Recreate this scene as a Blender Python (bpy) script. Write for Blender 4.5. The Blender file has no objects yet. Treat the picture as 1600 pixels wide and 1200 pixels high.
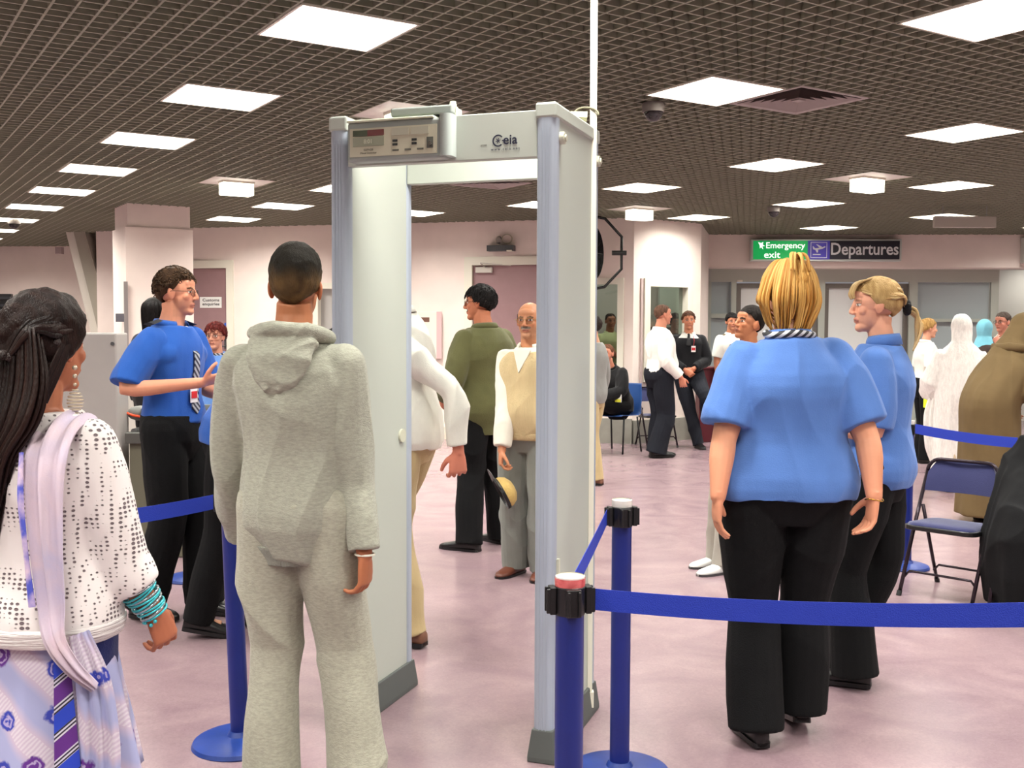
import bpy, bmesh, math, random
import numpy as np
from mathutils import Vector, Matrix, Euler
from math import pi, sin, cos, tan, radians, atan2, hypot
random.seed(7)
SC = bpy.context.scene
COL = SC.collection

# ---------------------------------------------------------------- camera
F, PIT, ROL, H = 1662.3, 0.0526, 0.0043, 1.48
HC = 1.402                      # ceiling above the lens
ZC = H + HC
cam_d = bpy.data.cameras.new('camera'); cam = bpy.data.objects.new('camera', cam_d); COL.objects.link(cam)
cam_d.sensor_width = 36; cam_d.lens = 36*F/1600; cam_d.clip_start = .05
cam.matrix_world = Matrix.Translation((0, 0, H)) @ Matrix.Rotation(pi/2-PIT, 4, 'X') @ Matrix.Rotation(ROL, 4, 'Z')
SC.camera = cam
# ---------------------------------------------------------------- world, exposure
w = bpy.data.worlds.new('world'); SC.world = w; w.use_nodes = True
w.node_tree.nodes['Background'].inputs[0].default_value = (.95, .93, 1, 1)
w.node_tree.nodes['Background'].inputs[1].default_value = .25
SC.view_settings.view_transform = 'Standard'; SC.view_settings.look = 'None'
SC.view_settings.gamma = 1; SC.view_settings.use_curve_mapping = False
SC.view_settings.exposure = 0.0
LAMP_W = 27                   # watts of each fluorescent half
SC.cycles.use_light_tree = True
SC.cycles.max_bounces = 6; SC.cycles.diffuse_bounces = 3; SC.cycles.glossy_bounces = 3
SC.cycles.transmission_bounces = 6; SC.cycles.transparent_max_bounces = 8
SC.cycles.sample_clamp_indirect = 4
SC.cycles.use_adaptive_sampling = True; SC.cycles.adaptive_threshold = .02
try:
    SC.cycles.use_denoising = True; SC.cycles.denoiser = 'OPENIMAGEDENOISE'
except Exception: pass

# ---------------------------------------------------------------- measuring
def ray(px, py):
    x, y = px-800, 600-py
    c, s = cos(ROL), sin(ROL)
    x, y = x*c-y*s, x*s+y*c
    return Vector((x/F, cos(PIT)+y/F*sin(PIT), -sin(PIT)+y/F*cos(PIT)))
def G(px, py, Z=0.0):                       # a point of the plane at height Z
    d = ray(px, py); t = (Z-H)/d.z
    return Vector((d.x*t, d.y*t, Z))
def D(px, py, Y):                           # a point at distance Y
    d = ray(px, py); t = Y/d.y
    return Vector((d.x*t, Y, H+d.z*t))
def onwall(A, B, px, py):                   # (distance along the wall, height)
    d = ray(px, py); e = (B-A).xy; L = e.length; e = e/L
    n = Vector((-e.y, e.x)); t = n.dot(A.xy)/n.dot(d.xy)
    P = d.xy*t
    return (P-A.xy).dot(e), H+d.z*t

# ---------------------------------------------------------------- materials
def srgb(c):
    return tuple(((v/255)/12.92 if v/255 <= .04045 else ((v/255+.055)/1.055)**2.4) for v in c)+(1,)
_m = {}
def mat(name, rgb=None, rough=.6, metal=0, var=0, vscale=8, bump=0, bscale=60, stretch=None, emit=0, spec=.5, vcol=False, rgb2=None, sheen=0, distort=0):
    if name in _m: return _m[name]
    m = bpy.data.materials.new(name); m.use_nodes = True; _m[name] = m
    nt = m.node_tree; b = nt.nodes['Principled BSDF']; N = nt.nodes.new; Lk = nt.links.new
    b.inputs['Roughness'].default_value = rough; b.inputs['Metallic'].default_value = metal
    b.inputs['Specular IOR Level'].default_value = spec
    if sheen: b.inputs['Sheen Weight'].default_value = sheen
    col = srgb(rgb) if rgb else None
    if col: b.inputs['Base Color'].default_value = col
    tc = N('ShaderNodeTexCoord'); mp = N('ShaderNodeMapping'); Lk(tc.outputs['Object'], mp.inputs[0])
    if stretch: mp.inputs['Scale'].default_value = stretch
    src = None
    if vcol:
        a = N('ShaderNodeAttribute'); a.attribute_name = 'Col'; src = a.outputs['Color']
    if var or rgb2:
        n = N('ShaderNodeTexNoise'); n.inputs['Scale'].default_value = vscale; n.inputs['Detail'].default_value = 5
        n.inputs['Distortion'].default_value = distort
        Lk(mp.outputs[0], n.inputs['Vector'])
        r = N('ShaderNodeMapRange'); r.inputs[1].default_value = .35; r.inputs[2].default_value = .65
        Lk(n.outputs['Fac'], r.inputs[0])
        if rgb2:
            mx = N('ShaderNodeMix'); mx.data_type = 'RGBA'
            mx.inputs[6].default_value = col; mx.inputs[7].default_value = srgb(rgb2)
            Lk(r.outputs[0], mx.inputs[0]); src = mx.outputs[2]
        else:
            r.inputs[3].default_value = 1-var; r.inputs[4].default_value = 1+var
            mx = N('ShaderNodeMix'); mx.data_type = 'RGBA'; mx.blend_type = 'MULTIPLY'; mx.inputs[0].default_value = 1
            if src: Lk(src, mx.inputs[6])
            else: mx.inputs[6].default_value = col
            Lk(r.outputs[0], mx.inputs[7]); src = mx.outputs[2]
    if src: Lk(src, b.inputs['Base Color'])
    if bump:
        n = N('ShaderNodeTexNoise'); n.inputs['Scale'].default_value = bscale; n.inputs['Detail'].default_value = 3
        Lk(mp.outputs[0], n.inputs['Vector'])
        bp = N('ShaderNodeBump'); bp.inputs['Strength'].default_value = bump; bp.inputs['Distance'].default_value = .01
        Lk(n.outputs['Fac'], bp.inputs['Height']); Lk(bp.outputs[0], b.inputs['Normal'])
    if emit:
        b.inputs['Emission Color'].default_value = col; b.inputs['Emission Strength'].default_value = emit
    return m
def glass_mat(name, rgb=(220, 228, 225), alpha=.25, rough=.03):
    if name in _m: return _m[name]
    m = bpy.data.materials.new(name); m.use_nodes = True; _m[name] = m
    nt = m.node_tree; N = nt.nodes.new; Lk = nt.links.new; nt.nodes.remove(nt.nodes['Principled BSDF'])
    g = N('ShaderNodeBsdfGlossy'); g.inputs['Roughness'].default_value = rough
    t = N('ShaderNodeBsdfTransparent'); t.inputs[0].default_value = srgb(rgb)
    lw = N('ShaderNodeLayerWeight'); lw.inputs[0].default_value = .25; fr = N('ShaderNodeMapRange'); fr.inputs[3].default_value = .04; fr.inputs[4].default_value = .5; Lk(lw.outputs['Facing'], fr.inputs[0])
    mx = N('ShaderNodeMixShader'); Lk(fr.outputs[0], mx.inputs[0]); Lk(t.outputs[0], mx.inputs[1]); Lk(g.outputs[0], mx.inputs[2])
    Lk(mx.outputs[0], nt.nodes['Material Output'].inputs[0])
    return m

# ---------------------------------------------------------------- mesh helpers
class MB:
    """collects shapes and links them as one mesh object"""
    def __init__(s): s.v = []; s.f = []; s.mi = []; s.ms = []; s.cur = 0
    def m(s, material):
        if material not in s.ms: s.ms.append(material)
        s.cur = s.ms.index(material); return s
    def add(s, vs, fs):
        o = len(s.v); s.v += [tuple(v) for v in vs]
        for f in fs: s.f.append([i+o for i in f]); s.mi.append(s.cur)
        return s
    def box(s, c, d, rot=0, M=None):
        x, y, z = d[0]/2, d[1]/2, d[2]/2
        vs = [Vector((i*x, j*y, k*z)) for i in (-1, 1) for j in (-1, 1) for k in (-1, 1)]
        R = Matrix.Rotation(rot, 3, 'Z') if M is None else M
        vs = [R @ v + Vector(c) for v in vs]
        return s.add(vs, [(0, 1, 3, 2), (4, 6, 7, 5), (0, 4, 5, 1), (2, 3, 7, 6), (0, 2, 6, 4), (1, 5, 7, 3)])
    def prism(s, pts, axis, lo, hi):
        """pts: 2D outline, extruded along axis ('X','Y','Z')"""
        def mk(p, h):
            return {'Z': (p[0], p[1], h), 'Y': (p[0], h, p[1]), 'X': (h, p[0], p[1])}[axis]
        n = len(pts)
        vs = [mk(p, lo) for p in pts]+[mk(p, hi) for p in pts]
        return s.add(vs, [tuple(range(n)), tuple(range(2*n-1, n-1, -1))]+[(i, (i+1) % n, (i+1) % n+n, i+n) for i in range(n)])
    def tube(s, pts, r, n=10, caps=True, flat=None, up=None):
        """pts: list of points, r: radius or list; flat: list/val ry ratio"""
        pts = [Vector(p) for p in pts]; k = len(pts)
        R = list(r) if hasattr(r, '__len__') else [r]*k
        FL = flat if hasattr(flat, '__len__') else [flat or 1]*k
        vs = []; prev = Vector(up) if up else None
        for i, p in enumerate(pts):
            t = (pts[min(i+1, k-1)]-pts[max(i-1, 0)])
            t = t.normalized() if t.length > 1e-9 else Vector((0, 0, 1))
            if prev is None:
                prev = Vector((0, 0, 1)) if abs(t.z) < .9 else Vector((1, 0, 0))
            a = prev-t*prev.dot(t)
            if a.length < 1e-6: a = t.orthogonal()
            a.normalize(); b = t.cross(a); 
            if not up: prev = a
            for j in range(n):
                q = 2*pi*j/n; vs.append(p+a*cos(q)*R[i]+b*sin(q)*R[i]*FL[i])
        fs = [(i*n+j, i*n+(j+1) % n, (i+1)*n+(j+1) % n, (i+1)*n+j) for i in range(k-1) for j in range(n)]
        if caps: fs += [tuple(range(n-1, -1, -1)), tuple(range((k-1)*n, k*n))]
        return s.add(vs, fs)
    def cyl(s, a, b, r, n=24, r2=None):
        return s.tube([a, b], [r, r if r2 is None else r2], n)
    def ball(s, c, r, n=12, m=8, R=None):
        r = r if hasattr(r, '__len__') else (r, r, r); c = Vector(c)
        vs = []; R = R or Matrix.Identity(3)
        for i in range(m+1):
            th = pi*i/m
            for j in range(n):
                ph = 2*pi*j/n
                vs.append(c+R @ Vector((r[0]*sin(th)*cos(ph), r[1]*sin(th)*sin(ph), r[2]*cos(th))))
        fs = [(i*n+j, (i+1)*n+j, (i+1)*n+(j+1) % n, i*n+(j+1) % n) for i in range(m) for j in range(n)]
        return s.add(vs, fs)
    def lathe(s, prof, c=(0, 0, 0), n=32):
        c = Vector(c); vs = []
        for r, z in prof:
            for j in range(n):
                q = 2*pi*j/n; vs.append(c+Vector((r*cos(q), r*sin(q), z)))
        k = len(prof)
        fs = [(i*n+j, i*n+(j+1) % n, (i+1)*n+(j+1) % n, (i+1)*n+j) for i in range(k-1) for j in range(n)]
        return s.add(vs, fs)
    def mesh(s, name):
        me = bpy.data.meshes.new(name); me.from_pydata(s.v, [], s.f)
        for m in s.ms: me.materials.append(m)
        if s.ms: me.polygons.foreach_set('material_index', s.mi)
        me.update(); return me
    def obj(s, name, parent=None, material=None, smooth=False, bevel=0, loc=None, rot=None, weld=True):
        me = s.mesh(name)
        bm = bmesh.new(); bm.from_mesh(me)
        if weld: bmesh.ops.remove_doubles(bm, verts=bm.verts, dist=1e-6)
        bmesh.ops.recalc_face_normals(bm, faces=bm.faces)
        bm.to_mesh(me); bm.free()
        if material: me.materials.clear(); me.materials.append(material)
        o = bpy.data.objects.new(name, me); COL.objects.link(o)
        if smooth: shade(me, smooth)
        if bevel:
            md = o.modifiers.new('bevel', 'BEVEL'); md.width = bevel; md.segments = 2; md.limit_method = 'ANGLE'; md.angle_limit = .7
            md.harden_normals = False
        if parent: o.parent = parent
        if loc is not None: o.location = loc
        if rot is not None: o.rotation_euler = (0, 0, rot) if not hasattr(rot, '__len__') else rot
        return o
def shade(me, ang=True):
    me.polygons.foreach_set('use_smooth', [True]*len(me.polygons))
    if ang is not True:
        try: me.set_sharp_from_angle(angle=ang)
        except Exception: pass
def tag(o, label=None, cat=None, group=None, kind=None):
    if label: o['label'] = label
    if cat: o['category'] = cat
    if group: o['group'] = group
    if kind: o['kind'] = kind
    return o
def empty(name, loc=(0, 0, 0), rz=0, label=None, cat=None, group=None):
    o = bpy.data.objects.new(name, None); COL.objects.link(o); o.location = loc; o.rotation_euler = (0, 0, rz)
    o.empty_display_size = .1
    return tag(o, label, cat, group)
def copy_tree(o, parent=None):
    c = o.copy(); COL.objects.link(c)
    if parent is not None: c.parent = parent
    for ch in [x for x in bpy.data.objects if x.parent == o]: copy_tree(ch, c)
    return c
def struct(mb, name, material=None, **k):
    return tag(mb.obj(name, material=material, **k), kind='structure')
def text_mesh(body, size, extrude=.001, bold=0, align='CENTER', spacing=1.0, shear=0):
    cu = bpy.data.curves.new('t', 'FONT'); cu.body = body; cu.size = size; cu.extrude = extrude
    cu.align_x = align; cu.align_y = 'CENTER'; cu.offset = bold; cu.space_character = spacing; cu.resolution_u = 3; cu.shear = shear
    o = bpy.data.objects.new('t', cu); COL.objects.link(o)
    dg = bpy.context.evaluated_depsgraph_get(); me = bpy.data.meshes.new_from_object(o.evaluated_get(dg))
    bpy.data.objects.remove(o); bpy.data.curves.remove(cu); return me
def text(name, body, size, M, material, parent, fit=None, **k):
    """M: matrix whose +X is reading direction, +Y up, +Z out of the sign"""
    me = text_mesh(body, size, **k)
    if fit:
        xs = [v.co.x for v in me.vertices]; ys = [v.co.y for v in me.vertices]; cx, cy = (min(xs)+max(xs))/2, (min(ys)+max(ys))/2
        for v in me.vertices: v.co.x = (v.co.x-cx)*fit[0]/(max(xs)-min(xs)); v.co.y = (v.co.y-cy)*fit[1]/(max(ys)-min(ys))
    me.materials.clear(); me.materials.append(material); me.transform(M)
    me.name = name
    o = bpy.data.objects.new(name, me); COL.objects.link(o); o.parent = parent; return o
def facing(p, nrm):
    """frame at p whose Z looks along nrm (horizontal), Y up"""
    n = Vector(nrm).normalized(); up = Vector((0, 0, 1)); x = up.cross(n).normalized()
    return Matrix(((x.x, up.x, n.x, p[0]), (x.y, up.y, n.y, p[1]), (x.z, up.z, n.z, p[2]), (0, 0, 0, 1)))

# ---------------------------------------------------------------- palette
WALL = mat('pink_wall_paint', (240, 225, 216), .75, var=.03, vscale=3, bump=.05, bscale=120)
WHITE = mat('cream_gloss_paint', (232, 228, 212), .4)
MAUVE = mat('mauve_door_laminate', (150, 118, 120), .5, var=.03)
GREYP = mat('grey_plinth', (150, 148, 138), .6, var=.1, vscale=5)
BLACK = mat('black_plastic', (18, 18, 20), .4)
DARK = mat('plenum_black', (22, 20, 20), .9)
GRID = mat('grid_paint', (138, 137, 118), .55)
ALU = mat('brushed_frame_metal', (150, 150, 146), .35, metal=.5)
BLUEP = mat('blue_powder_coat', (12, 32, 108), .35, var=.05)
BELT = mat('blue_woven_belt', (18, 50, 170), .6, bump=.3, bscale=400)
GATEG = mat('gate_grey_laminate', (188, 193, 184), .45, bump=.05, bscale=500)
GATEB = mat('gate_blue_grey_profile', (170, 178, 192), .4, var=.03, vscale=30, stretch=(6, 6, .1))
GATED = mat('gate_dark_skirt', (84, 88, 86), .6)
# ================================================================ SETTING
YAW = 0.5668
d1 = Vector((-sin(YAW), cos(YAW))); d2 = Vector((cos(YAW), sin(YAW)))
O2 = Vector((-.5933, 3.6346))*HC
def lat(i, j): return O2+d1*(1.8*i)+d2*(2.4*j)

# walls: plan corners read off the ceiling line
cZ = ZC
W1a, W1b = G(-420, 386, cZ), G(150, 385, cZ)
W2a, W2b = G(150, 362, cZ), G(245, 360, cZ)
W3a, W3b = G(245, 358, cZ), G(991, 341, cZ)
W4b = G(1096, 350, cZ)
W5b = G(1108, 367, cZ)
W6b = G(1760, 367, cZ)
for p in (W1a, W1b, W2a, W2b, W3a, W3b, W4b, W5b, W6b): p.z = 0
def wall(name, A, B, z0=0, z1=ZC+.25, holes=(), th=.14, material=WALL, flip=1):
    """wall from A to B (as seen left to right), thickness away from the viewer"""
    e = (B-A); L = e.length; e = e/L; n = Vector((-e.y, e.x, 0))*flip
    us = sorted({0, L}|{h[0] for h in holes}|{h[1] for h in holes}); zs = sorted({z0, z1}|{h[2] for h in holes}|{h[3] for h in holes})
    mb = MB()
    for a, b in zip(us, us[1:]):
        for c, d in zip(zs, zs[1:]):
            if b-a < 1e-6 or d-c < 1e-6: continue
            u, v = (a+b)/2, (c+d)/2
            if any(h[0] < u < h[1] and h[2] < v < h[3] for h in holes): continue
            ctr = A+e*u+n*th/2; mb.box((ctr.x, ctr.y, v), (b-a, th, d-c), atan2(e.y, e.x))
    return struct(mb, name, material)
def frame_on(A, B):
    e = (B-A).normalized(); return e, Vector((-e.y, e.x, 0)), atan2(e.y, e.x)
def panel(mb, A, B, u0, u1, z0, z1, off, th):
    """box on the wall; off = offset from wall face toward viewer (negative = behind)"""
    e, n, r = frame_on(A, B); c = A+e*((u0+u1)/2)-n*(off+th/2)
    return mb.box((c.x, c.y, (z0+z1)/2), (abs(u1-u0), th, z1-z0), r)

# floor
fl = MB(); fl.add([(-24, -7, 0), (14, -7, 0), (14, 26, 0), (-24, 26, 0), (-24, -7, -.2), (14, -7, -.2), (14, 26, -.2), (-24, 26, -.2)],
   [(0, 1, 2, 3), (7, 6, 5, 4), (0, 4, 5, 1), (1, 5, 6, 2), (2, 6, 7, 3), (3, 7, 4, 0)])
def floor_mat():
    m = bpy.data.materials.new('pink_vinyl_floor'); m.use_nodes = True; nt = m.node_tree; b = nt.nodes['Principled BSDF']; N = nt.nodes.new; Lk = nt.links.new
    tc = N('ShaderNodeTexCoord')
    n1 = N('ShaderNodeTexNoise'); n1.inputs['Scale'].default_value = 2.2; n1.inputs['Detail'].default_value = 8; n1.inputs['Distortion'].default_value = 1.5
    n2 = N('ShaderNodeTexNoise'); n2.inputs['Scale'].default_value = 45; n2.inputs['Detail'].default_value = 6; n2.inputs['Distortion'].default_value = 2
    Lk(tc.outputs['Object'], n1.inputs['Vector']); Lk(tc.outputs['Object'], n2.inputs['Vector'])
    r1 = N('ShaderNodeValToRGB'); r1.color_ramp.elements[0].position = .3; r1.color_ramp.elements[1].position = .7
    r1.color_ramp.elements[0].color = srgb((132, 109, 116)); r1.color_ramp.elements[1].color = srgb((150, 127, 131))
    Lk(n1.outputs['Fac'], r1.inputs[0])
    r2 = N('ShaderNodeMapRange'); r2.inputs[1].default_value = .3; r2.inputs[2].default_value = .7; r2.inputs[3].default_value = .9; r2.inputs[4].default_value = 1.06
    Lk(n2.outputs['Fac'], r2.inputs[0])
    mx = N('ShaderNodeMix'); mx.data_type = 'RGBA'; mx.blend_type = 'MULTIPLY'; mx.inputs[0].default_value = 1
    Lk(r1.outputs[0], mx.inputs[6]); Lk(r2.outputs[0], mx.inputs[7]); 
    vo = N('ShaderNodeTexVoronoi'); vo.inputs['Scale'].default_value = 1.7; Lk(tc.outputs['Object'], vo.inputs['Vector'])
    sp = N('ShaderNodeMapRange'); sp.inputs[1].default_value = .008; sp.inputs[2].default_value = .014; sp.inputs[3].default_value = .45; sp.inputs[4].default_value = 1
    Lk(vo.outputs['Distance'], sp.inputs[0])
    m2 = N('ShaderNodeMix'); m2.data_type = 'RGBA'; m2.blend_type = 'MULTIPLY'; m2.inputs[0].default_value = 1
    Lk(mx.outputs[2], m2.inputs[6]); Lk(sp.outputs[0], m2.inputs[7]); Lk(m2.outputs[2], b.inputs['Base Color'])
    rr = N('ShaderNodeMapRange'); rr.inputs[3].default_value = .22; rr.inputs[4].default_value = .26; Lk(n1.outputs['Fac'], rr.inputs[0]); Lk(rr.outputs[0], b.inputs['Roughness'])
    bp = N('ShaderNodeBump'); bp.inputs['Strength'].default_value = .08; bp.inputs['Distance'].default_value = .002
    Lk(n2.outputs['Fac'], bp.inputs['Height']); Lk(bp.outputs[0], b.inputs['Normal'])
    return m
struct(fl, 'floor', floor_mat())

# ---- ceiling: open cell grid, dark plenum above
lights = []
def inroom(p):
    """in front of the back walls"""
    for A, B in ((W1a, W1b), (W2a, W2b), (W3a, W3b), (W3b, W4b), (W5b, W6b)):
        if min(A.x, B.x) <= p.x <= max(A.x, B.x):
            y = A.y+(B.y-A.y)*(p.x-A.x)/(B.x-A.x)
            return p.y < y-.45
    return p.y < 15
for i in range(-5, 10):
    for j in range(-3, 7):
        p = lat(i, j)
        if -16 < p.x < 11 and p.y > -1.2 and p.x < 8.5 and p.x > -11 and inroom(p) and (i, j) not in ((4, 2), (6, 1)):
            lights.append((i, j, p))
PX = G(652, 333, ZC).xy                      # the one light that breaks the raster
ib = (PX-O2).dot(d1)/1.8; jb = (PX-O2).dot(d2)/2.4
lights.append((round(ib*6*3)/18, round(jb*24)/24, lat(round(ib*18)/18, round(jb*24)/24)))
plates = [G(365, 284, ZC).xy, G(1362, 278, ZC).xy, G(1000, 328, ZC).xy, G(640, 178, ZC).xy]
def snap(p):
    q = p-O2; a = round(q.dot(d1)/.1)*.1; b = round(q.dot(d2)/.1)*.1; return O2+d1*a+d2*b
plates = [snap(p) for p in plates]
vent_c = snap(G(1245, 157, ZC).xy); vent2_c = snap(G(765, 288, ZC).xy)
holes = [(p, .3) for _, _, p in lights]+[(p, .3) for p in plates]+[(vent_c, .3), (vent2_c, .3)]
hu = [((p-O2).dot(d1), (p-O2).dot(d2), r) for p, r in holes]
mb = MB(); CELL = .1; bw, bh = .011, .045
def blades(axis):
    lo, hi = (-28, 22)
    n = int((hi-lo)/CELL)
    for k in range(n):
        t = lo+k*CELL+.0
        a, b = -26., 22.
        cuts = sorted((h[1-axis]-h[2], h[1-axis]+h[2]) for h in hu if abs(h[axis]-t) < h[2]-.004)
        segs = []; s = a
        for c0, c1 in cuts:
            if c0 > s: segs.append((s, c0))
            s = max(s, c1)
        segs.append((s, b))
        for s0, s1 in segs:
            if axis == 0: c = O2+d1*t+d2*((s0+s1)/2); rot = YAW
            else: c = O2+d2*t+d1*((s0+s1)/2); rot = YAW+pi/2
            dirn = Vector((cos(rot), sin(rot)))
            # keep only the stretch over the hall
            pts = []
            m = max(2, int((s1-s0)/.5)+1); run = None
            for q in range(m+1):
                p = c+dirn*((q/m-.5)*(s1-s0))
                ok = -16.5 < p.x < 11.5 and -5.5 < p.y < 19
                if ok and run is None: run = (q/m-.5)*(s1-s0)
                if (not ok or q == m) and run is not None:
                    e = (q/m-.5)*(s1-s0)
                    pts.append((run, e)); run = None
            for r0, r1 in pts:
                cc = c+dirn*((r0+r1)/2)
                w_ = bw*1.0 if axis == 0 else bw
                mb.box((cc.x, cc.y, ZC+bh/2+(.0006 if axis else 0)), (r1-r0, w_, bh), rot)
blades(0); blades(1)
struct(mb, 'ceiling_grid', GRID, weld=False)
mb = MB(); mb.box((-2.5, 7, ZC+.62), (30, 27, .1)); struct(mb, 'ceiling', DARK)

# ---- fluorescent fittings
LAMPW = mat('lamp_white_glow', (255, 253, 250), .4, emit=3); LAMPW.cycles.emission_sampling = 'NONE'
REFL = mat('lamp_reflector_enamel', (240, 240, 235), .3, emit=1.2)
def build_light():
    root = empty('ceiling_light')
    s = .29
    f = MB()
    for a, b, c, d in ((-s, -s+.012, -s, s), (s-.012, s, -s, s), (-s, s, -s, -s+.012), (-s, s, s-.012, s)):
        f.box(((a+b)/2, (c+d)/2, .03), (b-a, d-c, .075))
    f.box((0, 0, .075), (2*s, 2*s, .012))
    f.obj('frame', root, WHITE)
    f = MB(); f.box((0, 0, .012), (2*s-.03, .024, .03)); f.obj('spine', root, REFL, bevel=.008)
    f = MB(); f.box((0, 0, .066), (2*s-.03, 2*s-.03, .004)); f.obj('diffuser', root, LAMPW)
    return root
L0 = build_light(); first = True
lamp_data = bpy.data.lights.new('tube_glow', 'AREA'); lamp_data.shape = 'RECTANGLE'; lamp_data.size = .55; lamp_data.size_y = .55
lamp_data.energy = LAMP_W; lamp_data.color = (1, .98, .90); lamp_data.spread = radians(146)
def light_label(i, j, k):
    return None
ORD = ['nearest', 'second', 'third', 'fourth', 'fifth', 'sixth', 'seventh', 'eighth']
LL = {(k, 0): 'fluorescent ceiling light, %s in the row running down to the left edge' % ORD[k] for k in range(8)}
LL.update({(-1, 1): 'large fluorescent ceiling light cut off by the top right corner', (0, 1): 'bright fluorescent ceiling light touching the square air vent right of the scanner',
 (0, 2): 'fluorescent ceiling light near the right edge, nearer than the lamp box on its plate', (1, 2): 'fluorescent ceiling light above the blonde officer, beyond the square air vent',
 (1, 3): 'fluorescent ceiling light at the right, just right of the emergency lamp box', (2, 2): 'fluorescent ceiling light beside the scanner, nearer than the lamp box by the fan',
 (2, 3): 'fluorescent ceiling light right of the small dome camera', (2, 4): 'fluorescent ceiling light partly hidden behind the blank hanging board',
 (3, 3): 'fluorescent ceiling light over the office corner with the window', (3, 4): 'fluorescent ceiling light directly above the departures sign',
 (4, 1): 'fluorescent ceiling light above the head of the boy in the grey hoodie', (5, 1): 'fluorescent ceiling light right of the pink column, above the customs door',
 (3, 1): 'fluorescent ceiling light cut off by the left column of the scanner', (3, 2): 'fluorescent ceiling light seen through the scanner, at the right of its opening',
 (2, 5): 'fluorescent ceiling light cut off by the right edge above the corridor', lights[-1][:2]: 'fluorescent ceiling light seen through the scanner, at the left of its opening'})
ordr = sorted(lights, key=lambda t: t[2].y)
for k, (i, j, p) in enumerate(ordr):
    o = L0 if first else copy_tree(L0); first = False
    o.location = (p.x, p.y, ZC+.004); o.rotation_euler = (0, 0, YAW)
    tag(o, LL.get((i, j), 'square recessed fluorescent light in the ceiling outside the view'), 'ceiling light', 'recessed fluorescent lights in the grid ceiling')
    l = bpy.data.objects.new('tube_glow', lamp_data); COL.objects.link(l); l.parent = o
    l.location = (0, 0, .06)

# ---- plates with emergency lamp boxes, air vents, domes
GLOW2 = mat('emergency_lamp_glow', (255, 255, 235), .4, emit=3)
names = ['emergency ceiling light box on a white square plate, left of the scanner', 'emergency ceiling light box on a white square plate, above the departures doors on the right',
         'small emergency ceiling light box beside the black wall fan', 'emergency light box half hidden behind the top of the scanner']
for k, (p, nm) in enumerate(zip(plates, names)):
    r = empty('emergency_light', (p.x, p.y, ZC-.001), YAW, nm, 'emergency light')
    f = MB(); f.box((0, 0, .012), (.6, .6, .012)); f.obj('ceiling_plate', r, mat('plate_white', (205, 196, 190), .5))
    f = MB(); f.box((0, 0, -.06), (.30, .16, .13)); f.obj('lamp_box', r, GLOW2, bevel=.008)
    f = MB(); f.box((0, 0, -.002), (.31, .17, .02)); f.obj('lamp_rim', r, WHITE)
def vent(p, label):
    r = empty('air_vent', (p.x, p.y, ZC-.002), YAW, label, 'air vent')
    f = MB(); vm = mat('vent_enamel', (150, 138, 134), .5)
    for q in range(6):
        a = .3-q*.045; b = a-.038; z0 = .0; z1 = .03
        if q == 0: z1 = .002
        for t in range(4):
            R = Matrix.Rotation(t*pi/2, 3, 'Z')
            f.add([R @ Vector(v) for v in ((-a, -a, z0), (a, -a, z0), (b, -b, z1), (-b, -b, z1))], [(0, 1, 2, 3)])
    f.box((0, 0, .004), (.06, .06, .008)); f.obj('louvre', r, vm)
    f = MB(); f.box((0, 0, .05), (.6, .6, .01)); f.obj('backing', r, DARK)
vent(vent_c, 'square four-way air vent in the ceiling beside the light above the blonde officers')
vent(vent2_c, 'square air vent in the ceiling seen through the top of the scanner opening')
def dome(px, py, s, label, depth_z=ZC):
    p = G(px, py, ZC); r = empty('dome_camera', (p.x, p.y, ZC), 0, label, 'security camera')
    f = MB(); f.lathe([(0, .0), (.07*s, 0), (.075*s, -.02*s), (.07*s, -.06*s), (0, -.06*s)]); f.obj('housing', r, mat('dome_grey', (120, 112, 108), .5), smooth=.6)
    f = MB(); f.lathe([(.062*s, -.06*s)]+[(.062*s*cos(a*pi/16), -.06*s-.062*s*sin(a*pi/16)) for a in range(1, 9)]); f.obj('smoked_dome', r, mat('smoked_dome', (35, 30, 32), .08), smooth=True)
dome(1021, 161, .95, 'dark dome security camera on the ceiling right of the scanner')
dome(1209, 323, 1.0, 'small dome security camera on the ceiling before the departures sign')
dome(22, 342, 1.1, 'small dome camera at far left below the row of lights')

# ---- hall walls
wall('wall_left', W1a, W1b)
# boundary of the hall that the photograph does not show
wall('wall_right', Vector((11.6, 19, 0)), Vector((11.6, -5.6, 0)))
wall('wall_back', Vector((11.6, -5.6, 0)), Vector((-16.6, -5.6, 0)))
wall('wall_side', Vector((-16.6, -5.6, 0)), Vector((-16.6, W1a.y+.3, 0)))
wall('wall_pier', W2a, W2b)
wall('wall_pier_side', Vector((W1b.x, W1b.y+.3, 0)), W2a, flip=1)

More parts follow.
